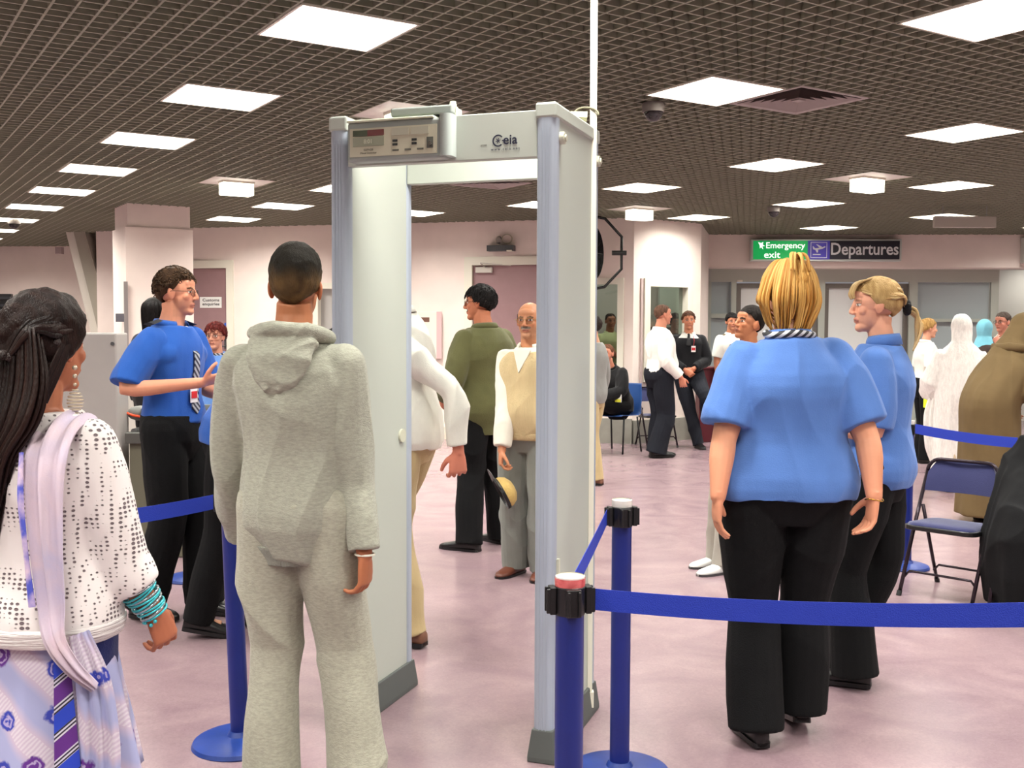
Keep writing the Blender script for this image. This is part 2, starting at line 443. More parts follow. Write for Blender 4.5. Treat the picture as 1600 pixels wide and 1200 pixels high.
# middle wall with doors and window openings
A, B = W3a, W3b
def U(px, py=500): return onwall(A, B, px, py)[0]
def Zw(px, py): return onwall(A, B, px, py)[1]
dl = (U(268), U(356), Zw(330, 418)); dm = (U(737), U(905), Zw(780, 413))
wl = (U(497), U(600), Zw(505, 640), Zw(505, 450)); wr = (U(880), U(966), Zw(950, 612), Zw(950, 443))
wall('wall_middle', A, B, holes=[(dl[0], dl[1], 0, dl[2]), (dm[0], dm[1], 0, dm[2]), (wl[0], wl[1], wl[2], wl[3]), (wr[0], wr[1], wr[2], wr[3])])
def door(name, A, B, u0, u1, zt, leafm=MAUVE, fw=.1, closer=True, handle=None):
    f = MB()
    for a, b, c, d in ((u0-fw, u0+.01, 0, zt+fw), (u1-.01, u1+fw, 0, zt+fw), (u0+.01, u1-.01, zt-.01, zt+fw)):
        panel(f, A, B, a, b, c, d, -.14, .165)
    r = tag(f.obj(name, material=WHITE), kind='structure')
    f = MB(); panel(f, A, B, u0+.012, u1-.012, .01, zt-.012, -.075, .045); lf = f.obj('door_leaf', r, leafm)
    return r, lf
r, lf = door('door_1', A, B, *dl)
# customs enquiries sign, blue disc, lock
e, n, rot = frame_on(A, B)
def wp(u, z, off): 
    q = A+e*u-n*off; return Vector((q.x, q.y, z))
u0, u1 = U(316), U(345); z0, z1 = Zw(330, 481), Zw(330, 464)
f = MB(); panel(f, A, B, u0-.05, u1, z0, z1, -.029, .006); sg = f.obj('wall_sign', lf, mat('sign_white', (240, 240, 236), .4)); 
M = facing(wp((u0+u1)/2-.02, (z0+z1)/2, -.022), -n)
BLK = mat('lettering_black', (20, 20, 24), .5)
text('lettering', 'Customs\nenquiries', .078, M, BLK, sg, fit=((u1-u0)*.92, (z1-z0)*.72), bold=.001)
f = MB(); c = wp(U(352), Zw(352, 508), -.026); f.tube([c, c-n*.006], .035, 20); f.obj('notice_disc', lf, mat('notice_blue', (40, 90, 190), .4))
f = MB(); panel(f, A, B, U(349), U(355), Zw(352, 545), Zw(352, 521), -.03, .012); c = wp(U(352), Zw(352, 540), .0)
f.tube([wp(U(352), Zw(352, 541), -.03), wp(U(352), Zw(352, 541), .03), wp(U(347), Zw(352, 541), .03)], .01, 8); f.obj('lever_handle', lf, mat('dull_steel', (110, 110, 112), .35, metal=.8))
r, lf = door('door_2', A, B, *dm)
f = MB(); ua, ub = U(743), U(769); zc = Zw(756, 421)
panel(f, A, B, ua, ub, zc-.045, zc+.03, -.03, .05); o = f.obj('door_closer', lf, mat('closer_silver', (205, 200, 190), .4), bevel=.006)
f = MB(); f.tube([wp(ub-.1, zc+.03, .0), wp(ua+.1, zc+.075, .12), wp(ub+.25, zc+.05, -.02)], .009, 8); f.obj('closer_arm', o, mat('closer_silver'))
# windows
def window(name, A, B, u0, u1, z0, z1, fw=.07, glass=True, fm=WHITE, gm=None):
    f = MB()
    for a, b, c, d in ((u0-fw, u0+.01, z0-fw, z1+fw), (u1-.01, u1+fw, z0-fw, z1+fw), (u0+.01, u1-.01, z1-.01, z1+fw), (u0+.01, u1-.01, z0-fw, z0+.01)):
        panel(f, A, B, a, b, c, d, -.14, .17)
    r = tag(f.obj(name, material=fm), kind='structure')
    if glass:
        f = MB(); panel(f, A, B, u0+.01, u1-.01, z0+.01, z1-.01, -.08, .006); f.obj('pane', r, gm or glass_mat('clear_glass'))
    return r
window('window_1', A, B, *wl, gm=mat('grey_frosted_glass', (170, 168, 165), .3))
window('window_2', A, B, *wr)
# notice frame beside the left window (seen through the scanner)
u0, u1, z0, z1 = U(640), U(690), Zw(660, 560), Zw(660, 487)
nf = MB(); panel(nf, A, B, u0, u1, z0, z1, 0, .05); o = tag(nf.obj('notice_case', material=WHITE, bevel=.006), 'cream notice case with a brown panel on the wall behind the white shirt', 'notice case')
f = MB(); panel(f, A, B, U(655), U(673), Zw(660, 503), Zw(660, 496), .051, .004); f.obj('brown_panel', o, mat('brown_card', (110, 75, 60), .6))
f = MB(); panel(f, A, B, U(684), U(690)+.02, z0, z1, .051, .003); f.obj('side_strip', o, mat('strip_pink', (216, 176, 176), .6))
# socket plates and low box trunking
f = MB(); panel(f, A, B, U(704), U(708), Zw(705, 572), Zw(705, 556), 0, .02); tag(f.obj('wall_socket', material=WHITE), 'small pale socket plate on the wall left of the green jacket', 'socket')
f = MB(); panel(f, A, B, U(684), U(706), Zw(695, 688), Zw(695, 664), 0, .2); tag(f.obj('radiator_box', material=mat('cream_box', (222, 208, 190), .6), bevel=.01), 'low cream box at the foot of the wall behind the walking man', 'box')
# light bar over the middle door
f = MB(); zc = Zw(784, 388); panel(f, A, B, U(764), U(805), Zw(784, 393), Zw(784, 384), 0, .12); r = tag(f.obj('air_curtain_sensor', material=mat('sensor_charcoal', (70, 70, 74), .4), bevel=.004), 'dark rectangular sensor bar above the mauve door', 'sensor')
f = MB(); panel(f, A, B, U(795), U(803), Zw(784, 394), Zw(784, 392), .03, .1); f.obj('pale_lens', r, WHITE)
r = empty('wall_camera', (0, 0, 0), 0, 'small swivel camera with coiled cable above the sensor bar', 'camera')
f = MB(); c = wp(U(780), Zw(784, 380), .0)
f.tube([c+Vector((0, 0, 0)), c-n*.1, c-n*.1+Vector((0, 0, .05))], .014, 8); f.tube([c-n*.02+Vector((0, 0, .06)), c-n*.2+Vector((.04, 0, .03))], .035, 12); f.obj('camera_body', r, mat('camera_grey', (120, 112, 105), .5), smooth=.7)
f = MB(); c2 = wp(U(793), Zw(784, 374), .03); pts = [c2+e*(.07*cos(t))+Vector((0, 0, .06*sin(t)))-n*(.002*t) for t in np.linspace(0, 4.2*pi, 44)]
f.tube(pts, .006, 6); f.obj('coiled_cable', r, mat('cable_cream', (200, 190, 165), .5), smooth=True)
# skirting
for nm, (p, q, us) in {'baseboard_middle': (W3a, W3b, [(0, dl[0]-.1), (dl[1]+.1, dm[0]-.1), (dm[1]+.1, (W3b-W3a).length)])}.items():
    f = MB()
    for a, b in us: panel(f, p, q, a, b, 0, .1, 0, .015)
    struct(f, nm, WHITE)
# chamfered office corner with its window
A, B = W3b, W4b
def U(px, py=500): return onwall(A, B, px, py)[0]
def Zw(px, py): return onwall(A, B, px, py)[1]
w4 = (U(1013), U(1073), Zw(1040, 585), Zw(1040, 447))
wall('wall_chamfer', A, B, holes=[(w4[0], w4[1], w4[2], w4[3])])
window('window_3', A, B, *w4, fw=.09)
f = MB(); panel(f, A, B, U(1000), U(1003), Zw(1000, 610), Zw(1000, 435), 0, .02); struct(f, 'trim_1', mat('corner_bead', (196, 176, 172), .6))
wall('wall_office_side', W4b, W5b)
# inside of the office: back wall, a glazed door, screens
e3, n3, _ = frame_on(W3a, W3b)
ia = W3b-e3*4.2+n3*2.3; ib_ = ia+e3*4.75
wall('wall_office_back', ia, ib_, material=mat('office_wall', (206, 196, 184), .8)); 
f = MB(); q0 = W3b+n3*2.2+e3*.28
f.box((q0.x, q0.y, 1.2), (.5, .06, 2.4), atan2(e3.y, e3.x)+.5); o = struct(f, 'door_4', mat('office_door_pale', (205, 215, 200), .5))
f = MB(); q1 = W3b+n3*1.75+e3*.3
f.box((q1.x, q1.y, .75), (.9, .08, 1.5), atan2(e3.y, e3.x)+.5)
tag(f.obj('office_partition', material=mat('office_dark_blue', (70, 74, 84), .7)), 'dark blue grey partition inside the office behind the window', 'partition')
f = MB(); f.box(((W3a.x+W5b.x)/2+1.2, 16.4, ZC-.02), (8.2, 4.0, .02)); 
# plinth along the office corner
f = MB(); L3 = (W3b-W3a).length
panel(f, W3a, W3b, L3-.95, L3, 0, .32, 0, .05); panel(f, W3b, W4b, 0, (W4b-W3b).length, 0, .30, 0, .05)
struct(f, 'baseboard_office', GREYP)
# office light
r = empty('office_lighting', (W3b.x-.8, W3b.y+1.4, ZC-.025), 0, 'ceiling lamp inside the glazed office behind the seated man', 'ceiling light')
f = MB(); f.box((0, 0, 0), (.6, .6, .04)); f.obj('diffuser', r, LAMPW)
l = bpy.data.objects.new('office_glow', lamp_data.copy()); l.data.energy = 12; l.data.spread = pi; COL.objects.link(l); l.parent = r; l.location = (0, 0, -.03)
r = empty('office_lighting', (2.05, 14.75, ZC-.025), 0, 'added fill lamp brightening the office corner behind the window', 'ceiling light')  # unseen fill lamp, added to brighten the interior behind the chamfer window
f = MB(); f.box((0, 0, 0), (.5, .3, .04)); f.obj('diffuser', r, LAMPW)
l = bpy.data.objects.new('office_glow', lamp_data.copy()); l.data.energy = 9; l.data.spread = pi; l.data.size = .45; l.data.size_y = .25; COL.objects.link(l); l.parent = r; l.location = (0, 0, -.03)

# ---- departures front
A, B = W5b, W6b
def U(px, py=500): return onwall(A, B, px, py)[0]
def Zw(px, py): return onwall(A, B, px, py)[1]
zf = Zw(1350, 418)
wall('wall_departures', A, B, z0=zf, th=.5)
e, n, rot = frame_on(A, B)
A2, B2 = A+n*.5, B+n*.5; A, B = A2, B2
FRM = mat('door_frame_grey', (176, 180, 170), .5, metal=.2); FRD = mat('door_frame_dark', (110, 104, 98), .45, metal=.3)
GL = mat('frosted_pane', (168, 178, 180), .16, spec=.7); GL2 = mat('frosted_pane_light', (226, 228, 226), .22, spec=.6)
f = MB(); L = (B-A).length; zt = ZC+.2
uE = U(1557); zg = Zw(1300, 441)
panel(f, A, B, -.2, uE, zg, zf+.3, 0, .06)
for px0, px1 in ((1100, 1110), (1141, 1149), (1277, 1287), (1418, 1431), (1545, 1557)):
    panel(f, A, B, U(px0), U(px1), 0, zg, 0, .06)
panel(f, A, B, U(1108), U(1143), Zw(1125, 497), Zw(1125, 490), 0, .06); panel(f, A, B, U(1431), U(1546), Zw(1480, 503), Zw(1480, 498), 0, .06)
panel(f, A, B, U(1108), U(1143), 0, .12, 0, .06); panel(f, A, B, U(1431), U(1546), 0, .12, 0, .06)
r = tag(f.obj('window_4', material=FRM), kind='structure')
f = MB(); panel(f, A, B, U(1110), U(1141), .12, zg, -.03, .01); panel(f, A, B, U(1431), U(1545), .12, zg, -.03, .01); f.obj('pane', r, GL)
for k, (a, b, nm) in enumerate(((1150, 1277, 'door_5'), (1287, 1418, 'door_6'))):
    f = MB(); zt2 = Zw(1300, 443); 
    panel(f, A, B, U(a), U(b), zt2-.07, zt2, -.05, .06); panel(f, A, B, U(a), U(a+7), 0, zt2-.07, -.05, .06); panel(f, A, B, U(b-7), U(b), 0, zt2-.07, -.05, .06); panel(f, A, B, U(a+7), U(b-7), 0, .15, -.05, .06)
    r = tag(f.obj(nm, material=FRD), kind='structure'); f = MB(); panel(f, A, B, U(a+7), U(b-7), .15, zt2-.07, -.04, .01); f.obj('pane', r, GL2)
f = MB(); panel(f, A, B, U(1150), U(1158), Zw(1150, 441), Zw(1150, 438), .06, .02); struct(f, 'trim_2', WHITE)
# bright corridor beyond at right
f = MB(); panel(f, A, B, uE, L+.4, 0, zt, -1.2, .1); struct(f, 'wall_corridor', mat('corridor_white_gloss', (222, 220, 212), .15))
f = MB(); panel(f, A, B, U(1552), U(1760), zf+.0, zt, -.1, .1); struct(f, 'trim_3', FRD)
l = bpy.data.objects.new('corridor_glow', lamp_data.copy()); l.data.energy = 10; q = A+e*(uE+1.0)+n*.5; COL.objects.link(l); l.location = (q.x, q.y, zf+.25)
f = MB(); f.box((q.x, q.y, zf+.3), (.6, .3, .05)); tag(f.obj('corridor_light', material=LAMPW), 'light in the corridor ceiling beyond the departures front', 'ceiling light')
A, B = W5b, W6b
# dark red bin / kiosk by the office corner
p = G(1097, 692); q = G(1117, 690)
f = MB(); c = (p+q)/2; f.box((c.x, c.y+.15, .475), ((q-p).length, .3, .95), 0); f.box((c.x, c.y+.15, .965), ((q-p).length+.02, .32, .03), 0)
tag(f.obj('maroon_cabinet', material=mat('maroon_laminate', (84, 14, 28), .45), bevel=.008), 'dark red cabinet standing at the corner beside the man leaning on the wall', 'cabinet')

# ---- signs
SGF = mat('sign_frame_alu', (205, 210, 205), .35, metal=.4)
def lit_sign(name, px0, px1, py0, py1, label):
    off = .1
    u0, u1 = U(px0), U(px1); z0, z1 = Zw((px0+px1)/2, py1), Zw((px0+px1)/2, py0)
    f = MB(); panel(f, A, B, u0, u1, z0, z1, .02, .14); r = tag(f.obj(name, material=SGF, bevel=.006), label, 'sign')
    return r, u0, u1, z0, z1
def wp(u, z, off):
    q = A+e*u-n*off; return Vector((q.x, q.y, z))
r, u0, u1, z0, z1 = lit_sign('departures_sign', 1169, 1401, 375, 409, 'long hanging sign reading Departures in white beside a green emergency exit panel')
ug = U(1256)
GRN = mat('exit_green_backlit', (0, 150, 72), .4, emit=.75); PUR = mat('sign_violet', (62, 50, 150), .35, emit=.35); BLKS = mat('sign_black', (28, 24, 40), .3)
WGL = mat('sign_white_backlit', (255, 255, 255), .4, emit=1.0); WNL = mat('sign_white_vinyl', (238, 238, 240), .4)
f = MB(); panel(f, A, B, u0+.03, ug, z0+.025, z1-.025, .161, .004); g = f.obj('green_panel', r, GRN)
f = MB(); panel(f, A, B, ug, u1-.03, z0+.025, z1-.025, .161, .004); bl = f.obj('black_panel', r, BLKS)
f = MB(); us = U(1290); panel(f, A, B, ug, us, z0+.025, z1-.025, .166, .003); pu = f.obj('violet_panel', r, PUR)
hh = z1-z0; zc = (z0+z1)/2
ua, ub = U(1292), U(1396); M = facing(wp((ua+ub)/2, zc-hh*.03, .168), -n); text('lettering', 'Departures', hh*.7, M, WNL, bl, fit=(ub-ua, hh*.72), bold=.0035)
ua, ub = U(1192), U(1252); M = facing(wp((ua+ub)/2, zc+hh*.17, .168), -n); text('lettering', 'Emergency', hh*.42, M, WGL, g, fit=(ub-ua, hh*.36), bold=.001)
ua, ub = U(1189), U(1214); M = facing(wp((ua+ub)/2, zc-hh*.22, .168), -n); text('lettering', 'exit', hh*.42, M, WGL, g, fit=(ub-ua, hh*.28), bold=.001)
def shape2(mb, M, pts, z=.002, th=.002):
    vs = [M @ Vector((x, y, z)) for x, y in pts]; mb.add(vs, [tuple(range(len(vs)))])
# running-figure arrow pictogram and plane pictogram
M = facing(wp(u0+.15, zc+hh*.2, .168), -n); f = MB(); s = hh*.16
shape2(f, M, [(-s, s), (-.1*s, .7*s), (.5*s, 1.1*s), (.3*s, .3*s), (s, -.1*s), (.2*s, -.2*s), (.5*s, -1.1*s), (-.2*s, -.4*s), (-.5*s, -.9*s), (-.5*s, 0)]); f.obj('pictogram', g, WGL)
M = facing(wp((ug+us)/2, zc, .171), -n); f = MB(); s = hh*.3
w_ = .05
for (a, b, c, d) in ((-1.25, 1.25, 1.1, 1.2), (-1.25, 1.25, -1.2, -1.1), (-1.25, -1.15, -1.1, 1.1), (1.15, 1.25, -1.1, 1.1)):
    shape2(f, M, [(a*s, c*s), (b*s, c*s), (b*s, d*s), (a*s, d*s)])
shape2(f, M, [(-.95*s, .55*s), (-.8*s, .55*s), (-.55*s, .25*s), (.1*s, .35*s), (-.45*s, .85*s), (-.2*s, .85*s), (.55*s, .45*s), (.95*s, .6*s), (1.0*s, .42*s), (.6*s, .2*s), (-.1*s, .05*s), (-.1*s, -.35*s), (-.3*s, -.4*s), (-.5*s, .0*s), (-.85*s, .1*s)])
shape2(f, M, [(-.9*s, -.75*s), (.3*s, -.75*s), (.3*s, -.6*s), (-.9*s, -.6*s)]); f.obj('pictogram', pu, WNL)
r, u0, u1, z0, z1 = lit_sign('exit_sign', 1590, 1700, 372, 412, 'green lit sign cut off by the right edge above the corridor')
f = MB(); panel(f, A, B, u0+.04, u1-.04, z0+.03, z1-.03, .161, .004); f.obj('green_panel', r, GRN)
# blank hanging sign
a, b = D(1459, 338, 12.2), D(1555, 356, 12.2)
r = empty('hanging_sign', ((a.x+b.x)/2, 12.2, b.z), 0, 'blank pale grey sign board hung under the ceiling right of centre', 'sign')
f = MB(); f.box((0, 0, (a.z-b.z)/2), (b.x-a.x, .06, a.z-b.z)); f.obj('board', r, mat('blank_board', (176, 168, 158), .5), bevel=.006)
f = MB()
for s in (-.25, .25): f.cyl((s, 0, a.z-b.z), (s, 0, ZC+.02-b.z), .006, 8)
f.obj('hanger', r, ALU)
# little black departures board, far right
AA, BB = A2, B2
q = D(1576, 501, 16.9); q2 = D(1640, 515, 16.9)
f = MB(); f.box(((q.x+q2.x)/2, 16.9, (q.z+q2.z)/2), (q2.x-q.x, .03, q.z-q2.z)); r = tag(f.obj('corridor_sign', material=BLKS), 'small black sign reading Departures on the corridor wall at the right edge', 'sign')
M = facing(((q.x+q2.x)/2-.0, 16.88, (q.z+q2.z)/2), (0, -1, 0)); text('lettering', 'Departures', .115, M, WNL, r, bold=.002)
# second little sign behind the front officer's collar
q = D(1191, 499, 15.2); q2 = D(1240, 514, 15.2)

# ---- fan on the wall
c = D(913, 395, 13.2)
r = empty('wall_fan', (c.x, c.y, c.z), radians(62), 'large black drum fan in a tubular yoke on the wall behind the scanner', 'fan')
f = MB(); R0 = .36
f.lathe([(0, -.12), (.1, -.13), (R0*.9, -.1), (R0, -.06), (R0, .08), (R0*.93, .11)]); 
M = Matrix.Rotation(pi/2, 4, 'X')
f.v = [tuple(M @ Vector(v)) for v in f.v]; f.obj('drum', r, mat('fan_black', (24, 26, 28), .22), smooth=.7)
f = MB()
for k in range(14):
    q = R0*.95*(k+1)/14; f.tube([(q*cos(t), -.11, q*sin(t)) for t in np.linspace(0, 2*pi, 25)], .004, 5)
for k in range(12):
    t = k*pi/6; f.tube([(0, -.125, 0), (R0*.95*cos(t), -.105, R0*.95*sin(t))], .005, 5)
f.obj('grille', r, mat('fan_black'))
f = MB(); yk = [(R0*.15, .0, R0+.1), (R0*.7, 0, R0+.06), (R0+.1, 0, R0*.55), (R0+.1, 0, -R0*.55), (R0*.7, 0, -R0-.06), (R0*.1, 0, -R0-.1)]
f.tube(yk, .018, 10); f.cyl((R0-.02, 0, 0), (R0+.16, 0, 0), .03, 12)
f.v = [tuple(Matrix.Rotation(radians(-62), 3, 'Z') @ Vector(v)) for v in f.v]
f.obj('yoke', r, mat('fan_black'), smooth=.8)

# ---- column at left, brace, pier
ca, cb = G(197, 319, ZC), G(298, 324, ZC); ctr = (ca+cb)/2; wdt = (cb-ca).length
dep = .62; dd = Vector((d1.x, d1.y, 0))
cc = Vector((ctr.x, ctr.y, 0))+dd*dep/2
f = MB(); f.box((cc.x, cc.y, ZC/2+.05), (wdt-.0, dep, ZC+.1), YAW); struct(f, 'column', WALL)
f = MB(); zj = H+(512-358)*ca.y/F; f.box((cc.x, cc.y, zj/2), (wdt+.05, dep+.05, zj), YAW); struct(f, 'column_casing', WALL)
# steel strip and small sign on the column edge
p = D(197, 495, ca.y-.12); f = MB(); pa = D(197, 440, ca.y-.12)
f.box((p.x, p.y, (pa.z+.9)/2), (.04, .03, pa.z-.9), YAW); tag(f.obj('metal_strip', material=mat('strip_steel', (150, 142, 140), .4, metal=.4)), 'upright grey metal strip on the edge of the pink column', 'strip')
a, b = D(181, 490, ca.y+.02), D(194, 503, ca.y+.02); f = MB(); f.box(((a.x+b.x)/2, a.y, (a.z+b.z)/2), (b.x-a.x, .02, a.z-b.z), 0); tag(f.obj('small_sign', material=mat('sign_slate', (90, 88, 96), .5)), 'tiny slate grey sign at the left edge of the column', 'sign')
# slanting brace
T0, T1 = D(105, 371, 16.0), D(135, 371, 16.0); S0, S1 = D(152, 560, 16.0), D(188, 560, 16.0)
f = MB(); dy = Vector((0, .42, 0))
def quadbox(mb, a, b, c, d, dy): mb.add([a, b, c, d, a+dy, b+dy, c+dy, d+dy], [(0, 1, 2, 3), (7, 6, 5, 4), (0, 4, 5, 1), (1, 5, 6, 2), (2, 6, 7, 3), (3, 7, 4, 0)])
def ext(a, b, z): t = (z-a.z)/(b.z-a.z); return a+(b-a)*t
a, b = ext(T0, S0, ZC+.05), ext(T1, S1, ZC+.05); c, d = ext(T1, S1, 0), ext(T0, S0, 0)
quadbox(f, a, b, c, d, dy); o = struct(f, 'trim_4', mat('brace_paint', (214, 208, 196), .5))
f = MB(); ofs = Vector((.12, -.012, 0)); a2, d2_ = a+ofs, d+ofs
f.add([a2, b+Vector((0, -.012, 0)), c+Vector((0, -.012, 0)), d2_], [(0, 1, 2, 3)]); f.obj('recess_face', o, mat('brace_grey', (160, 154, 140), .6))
# black louvred panel far left
a, b = D(-60, 459, 13.0), D(20, 520, 13.0)
r = empty('louvred_screen', ((a.x+b.x)/2, 13, 0), 0, 'black louvred panel at the far left edge behind the grey partition', 'panel')
f = MB(); f.box((0, 0, a.z/2), (b.x-a.x, .05, a.z)); f.obj('back_panel', r, BLACK)
f = MB()
for k in range(9): f.box((0, -.04, a.z-.05-k*.09), (b.x-a.x, .03, .03))
f.obj('slat', r, mat('slat_black', (40, 40, 44), .35))
f = MB(); a, b = D(27, 342, 17.2), D(84, 357, 17.2)
f = MB(); a, b = D(88, 386, 17.6), D(98, 397, 17.6); f.box(((a.x+b.x)/2, 17.6, (a.z+b.z)/2), (b.x-a.x, .1, a.z-b.z)); tag(f.obj('wall_box', material=mat('box_mauve', (170, 150, 150), .6)), 'small mauve box high on the far left wall', 'box')
# ================================================================ METAL DETECTOR GATE
GA = radians(19.5); gx = Vector((cos(GA), -sin(GA), 0)); gy = Vector((sin(GA), cos(GA), 0))
GW, GD, GT, GH = .845, .56, .07, 2.227
g0 = Vector((.141, 3.547, 0))-gx*GW                 # outer left front corner
gate = empty('metal_detector', g0, -GA, 'tall grey walk-through metal detector gate standing in the middle of the hall', 'metal detector')
def gu(px, py=300):                                  # local x of a pixel on the front plane
    return onwall(g0, g0+gx*GW, px, py)
def rrect(w, d, r, n=5):
    pts = []
    for cx, cy, a0 in ((w/2-r, d/2-r, 0), (-w/2+r, d/2-r, pi/2), (-w/2+r, -d/2+r, pi), (w/2-r, -d/2+r, 3*pi/2)):
        for k in range(n+1): a = a0+pi/2*k/n; pts.append((cx+r*cos(a), cy+r*sin(a)))
    return pts
for side, x in (('left', GT/2), ('right', GW-GT/2)):
    f = MB(); f.box((x, GD/2, (GH-.05+.1)/2), (GT-.012, GD-.09, GH-.15)); p = f.obj('side_panel', gate, GATEG)
    for y in (.03, GD-.03):
        f = MB(); pts = rrect(GT, .06, .022)
        f.prism([(a+x, b+y) for a, b in pts], 'Z', .1, GH-.05)
        for k in (-.012, 0, .012):                   # fine flutes of the extrusion
            f.box((x+k, y-.0305 if y < .1 else y+.0305, GH/2), (.002, .003, GH-.17))
        f.obj('edge_column', gate, GATEB, smooth=.5)
    f = MB(); f.box((x, GD/2, GH-.026), (GT+.004, GD+.004, .052)); f.obj('top_cap', gate, GATEG, bevel=.008)
    f = MB(); w0, w1 = GT+.006, GT+.03; d0_, d1_ = GD+.006, GD+.03
    vs = [(x+i*w1/2, GD/2+j*d1_/2, 0) for i, j in ((-1, -1), (1, -1), (1, 1), (-1, 1))]+[(x+i*w1/2, GD/2+j*d1_/2, .018) for i, j in ((-1, -1), (1, -1), (1, 1), (-1, 1))]+[(x+i*w0/2, GD/2+j*d0_/2, .112) for i, j in ((-1, -1), (1, -1), (1, 1), (-1, 1))]
    f.add(vs, [(3, 2, 1, 0), (8, 9, 10, 11)]+[(i, (i+1) % 4, (i+1) % 4+4, i+4) for i in range(4)]+[(i+4, (i+1) % 4+4, (i+1) % 4+8, i+8) for i in range(4)])
    f.obj('skirt', gate, GATED, bevel=.004)
for y0, y1 in ((.012, .05), (GD-.055, GD-.015)):
    f = MB(); f.box((GW/2, (y0+y1)/2, (2.05+2.205)/2), (GW-2*GT+.004, y1-y0, .155)); f.obj('crossbar', gate, GATEG, bevel=.003)
# bolts on the outer right side, rivet disc inside the left side
for yy, zz in ((.055, 2.115), (GD-.05, 2.105)):
    f = MB(); f.cyl((GW-.004, yy, zz), (GW+.016, yy, zz), .021, 20); f.cyl((GW+.016, yy, zz), (GW+.022, yy, zz), .012, 16); f.obj('cap_bolt', gate, mat('gate_cream', (205, 205, 185), .4), bevel=.003)
f = MB(); f.cyl((GT-.008, GD*.82, 1.048), (GT+.002, GD*.82, 1.048), .027, 28); f.obj('inner_disc', gate, mat('gate_cream'))
# cream strip low on the right front profile
f = MB(); f.box((GW+.003, .045, .42), (.012, .016, .55)); f.obj('low_strip', gate, mat('gate_cream'))
# control unit
cu = gate
ua, _ = gu(553); ub, _ = gu(712); _, zt = gu(560, 186); zb = 2.055; zt = 2.19
CTL = mat('control_grey', (150, 156, 152), .45)
f = MB(); f.box(((ua+ub)/2-.01, -.018, (zt+zb)/2), (ub-ua-.02, .06, zt-zb)); ctl = f.obj('control_unit', gate, CTL, bevel=.008)
f = MB(); xe = ub-.02
f.prism([(a+xe, b-.02) for a, b in rrect(.044, .075, .02)], 'Z', zb+.006, zt+.012); f.obj('end_cover', ctl, mat('control_cover', (172, 180, 176), .4), smooth=.6)
f = MB(); f.box(((ua+ub)/2-.03, -.032, zt+.004), (ub-ua-.06, .045, .008)); f.obj('top_lip', ctl, mat('control_lip', (226, 232, 205), .35), bevel=.003)
f = MB(); fa, fb = ua+.012, ub-.048; f.box(((fa+fb)/2, -.0495, (zt+zb)/2-.003), (fb-fa, .004, zt-zb-.038)); fp = f.obj('fascia', ctl, mat('control_beige', (196, 190, 168), .5))
fw = fb-fa; zc = (zt+zb)/2-.003; fh = zt-zb-.038
def inlay(x0, x1, z0, z1, m, nm, d=.0025):
    f = MB(); f.box((fa+fw*(x0+x1)/2, -.0515-d/2, zc+fh*((z0+z1)/2-.5)), (fw*(x1-x0), d, fh*(z1-z0))); return f.obj(nm, fp, m)
inlay(.04, .21, .72, .93, mat('led_green_dark', (42, 48, 14), .3), 'green_display'); inlay(.21, .40, .72, .93, mat('led_red_dark', (88, 16, 18), .3, emit=.15), 'red_display')
inlay(.04, .40, .36, .68, mat('lcd_grey', (140, 140, 120), .3), 'display_screen')
for a in (.49, .71): 
    inlay(a, a+.2, .68, .94, mat('print_grey', (176, 172, 154), .5), 'printed_legend')
    for b in (.46, .33): inlay(a+.01, a+.065, b, b+.08, BLACK, 'key')
for a in (.50, .64, .78): inlay(a, a+.07, .14, .2, mat('print_dark', (100, 98, 88), .5), 'button')
inlay(.89, .96, .18, .56, mat('lock_plate', (90, 90, 84), .4, metal=.4), 'lock_plate')
f = MB(); f.cyl((fa+fw*.93, -.052, zc-fh*.18), (fa+fw*.93, -.062, zc-fh*.18), .008, 16); f.obj('key_lock', fp, mat('chrome', (200, 200, 200), .12, metal=1))
Rt = Matrix.Rotation(pi/2, 4, 'X')
def gtext(nm, s, x, z, size, y, m, par, **k):
    return text(nm, s, size, Matrix.Translation((x, y, z)) @ Rt, m, par, extrude=.0004, **k)
PRD = mat('print_dark')
gtext('lettering', '8:01', fa+fw*.22, zc+fh*.02, .02, -.0545, mat('lcd_pale', (196, 194, 172), .4), fp, bold=.0006)
gtext('lettering', '02PN20', fa+fw*.22, zc-fh*.27, .011, -.0522, PRD, fp); gtext('lettering', 'Metal Detector', fa+fw*.22, zc-fh*.38, .010, -.0522, PRD, fp)
# thin case lying on top
u1, _ = gu(614); u2, _ = gu(709)
f = MB(); f.box(((u1+u2)/2, .03, 2.222), (u2-u1, .10, .03)); o = f.obj('top_unit', gate, CTL, bevel=.006)
f = MB(); f.lathe([(0, .022), (.01, .02), (.013, .008), (.013, 0)], (u2-.012, .02, 2.234)); f.box((u2-.001, .02, 2.21), (.008, .02, .05)); f.obj('latch', o, mat('control_lip'))
# maker's mark
lx, _ = gu(779); _, lz = gu(779, 218)
INK = mat('logo_ink', (34, 36, 60), .5)
cx, cz = gu(776.5, 219); yl = .0105
f = MB(); R1, R2 = .0205, .0155
arc = [radians(a) for a in range(38, 323, 12)]
vs = [(cx+r*cos(a), yl, cz+r*sin(a)*1.0) for a in arc for r in (R1, R2)]
f.add(vs, [(2*i, 2*i+1, 2*i+3, 2*i+2) for i in range(len(arc)-1)])
for a in (0, 60, 120): 
    q = radians(a+15); f.add([(cx+.009*cos(q)+.0015*sin(q), yl, cz+.009*sin(q)-.0015*cos(q)), (cx+.009*cos(q)-.0015*sin(q), yl, cz+.009*sin(q)+.0015*cos(q)), (cx-.009*cos(q)-.0015*sin(q), yl, cz-.009*sin(q)+.0015*cos(q)), (cx-.009*cos(q)+.0015*sin(q), yl, cz-.009*sin(q)-.0015*cos(q))], [(0, 1, 2, 3)])
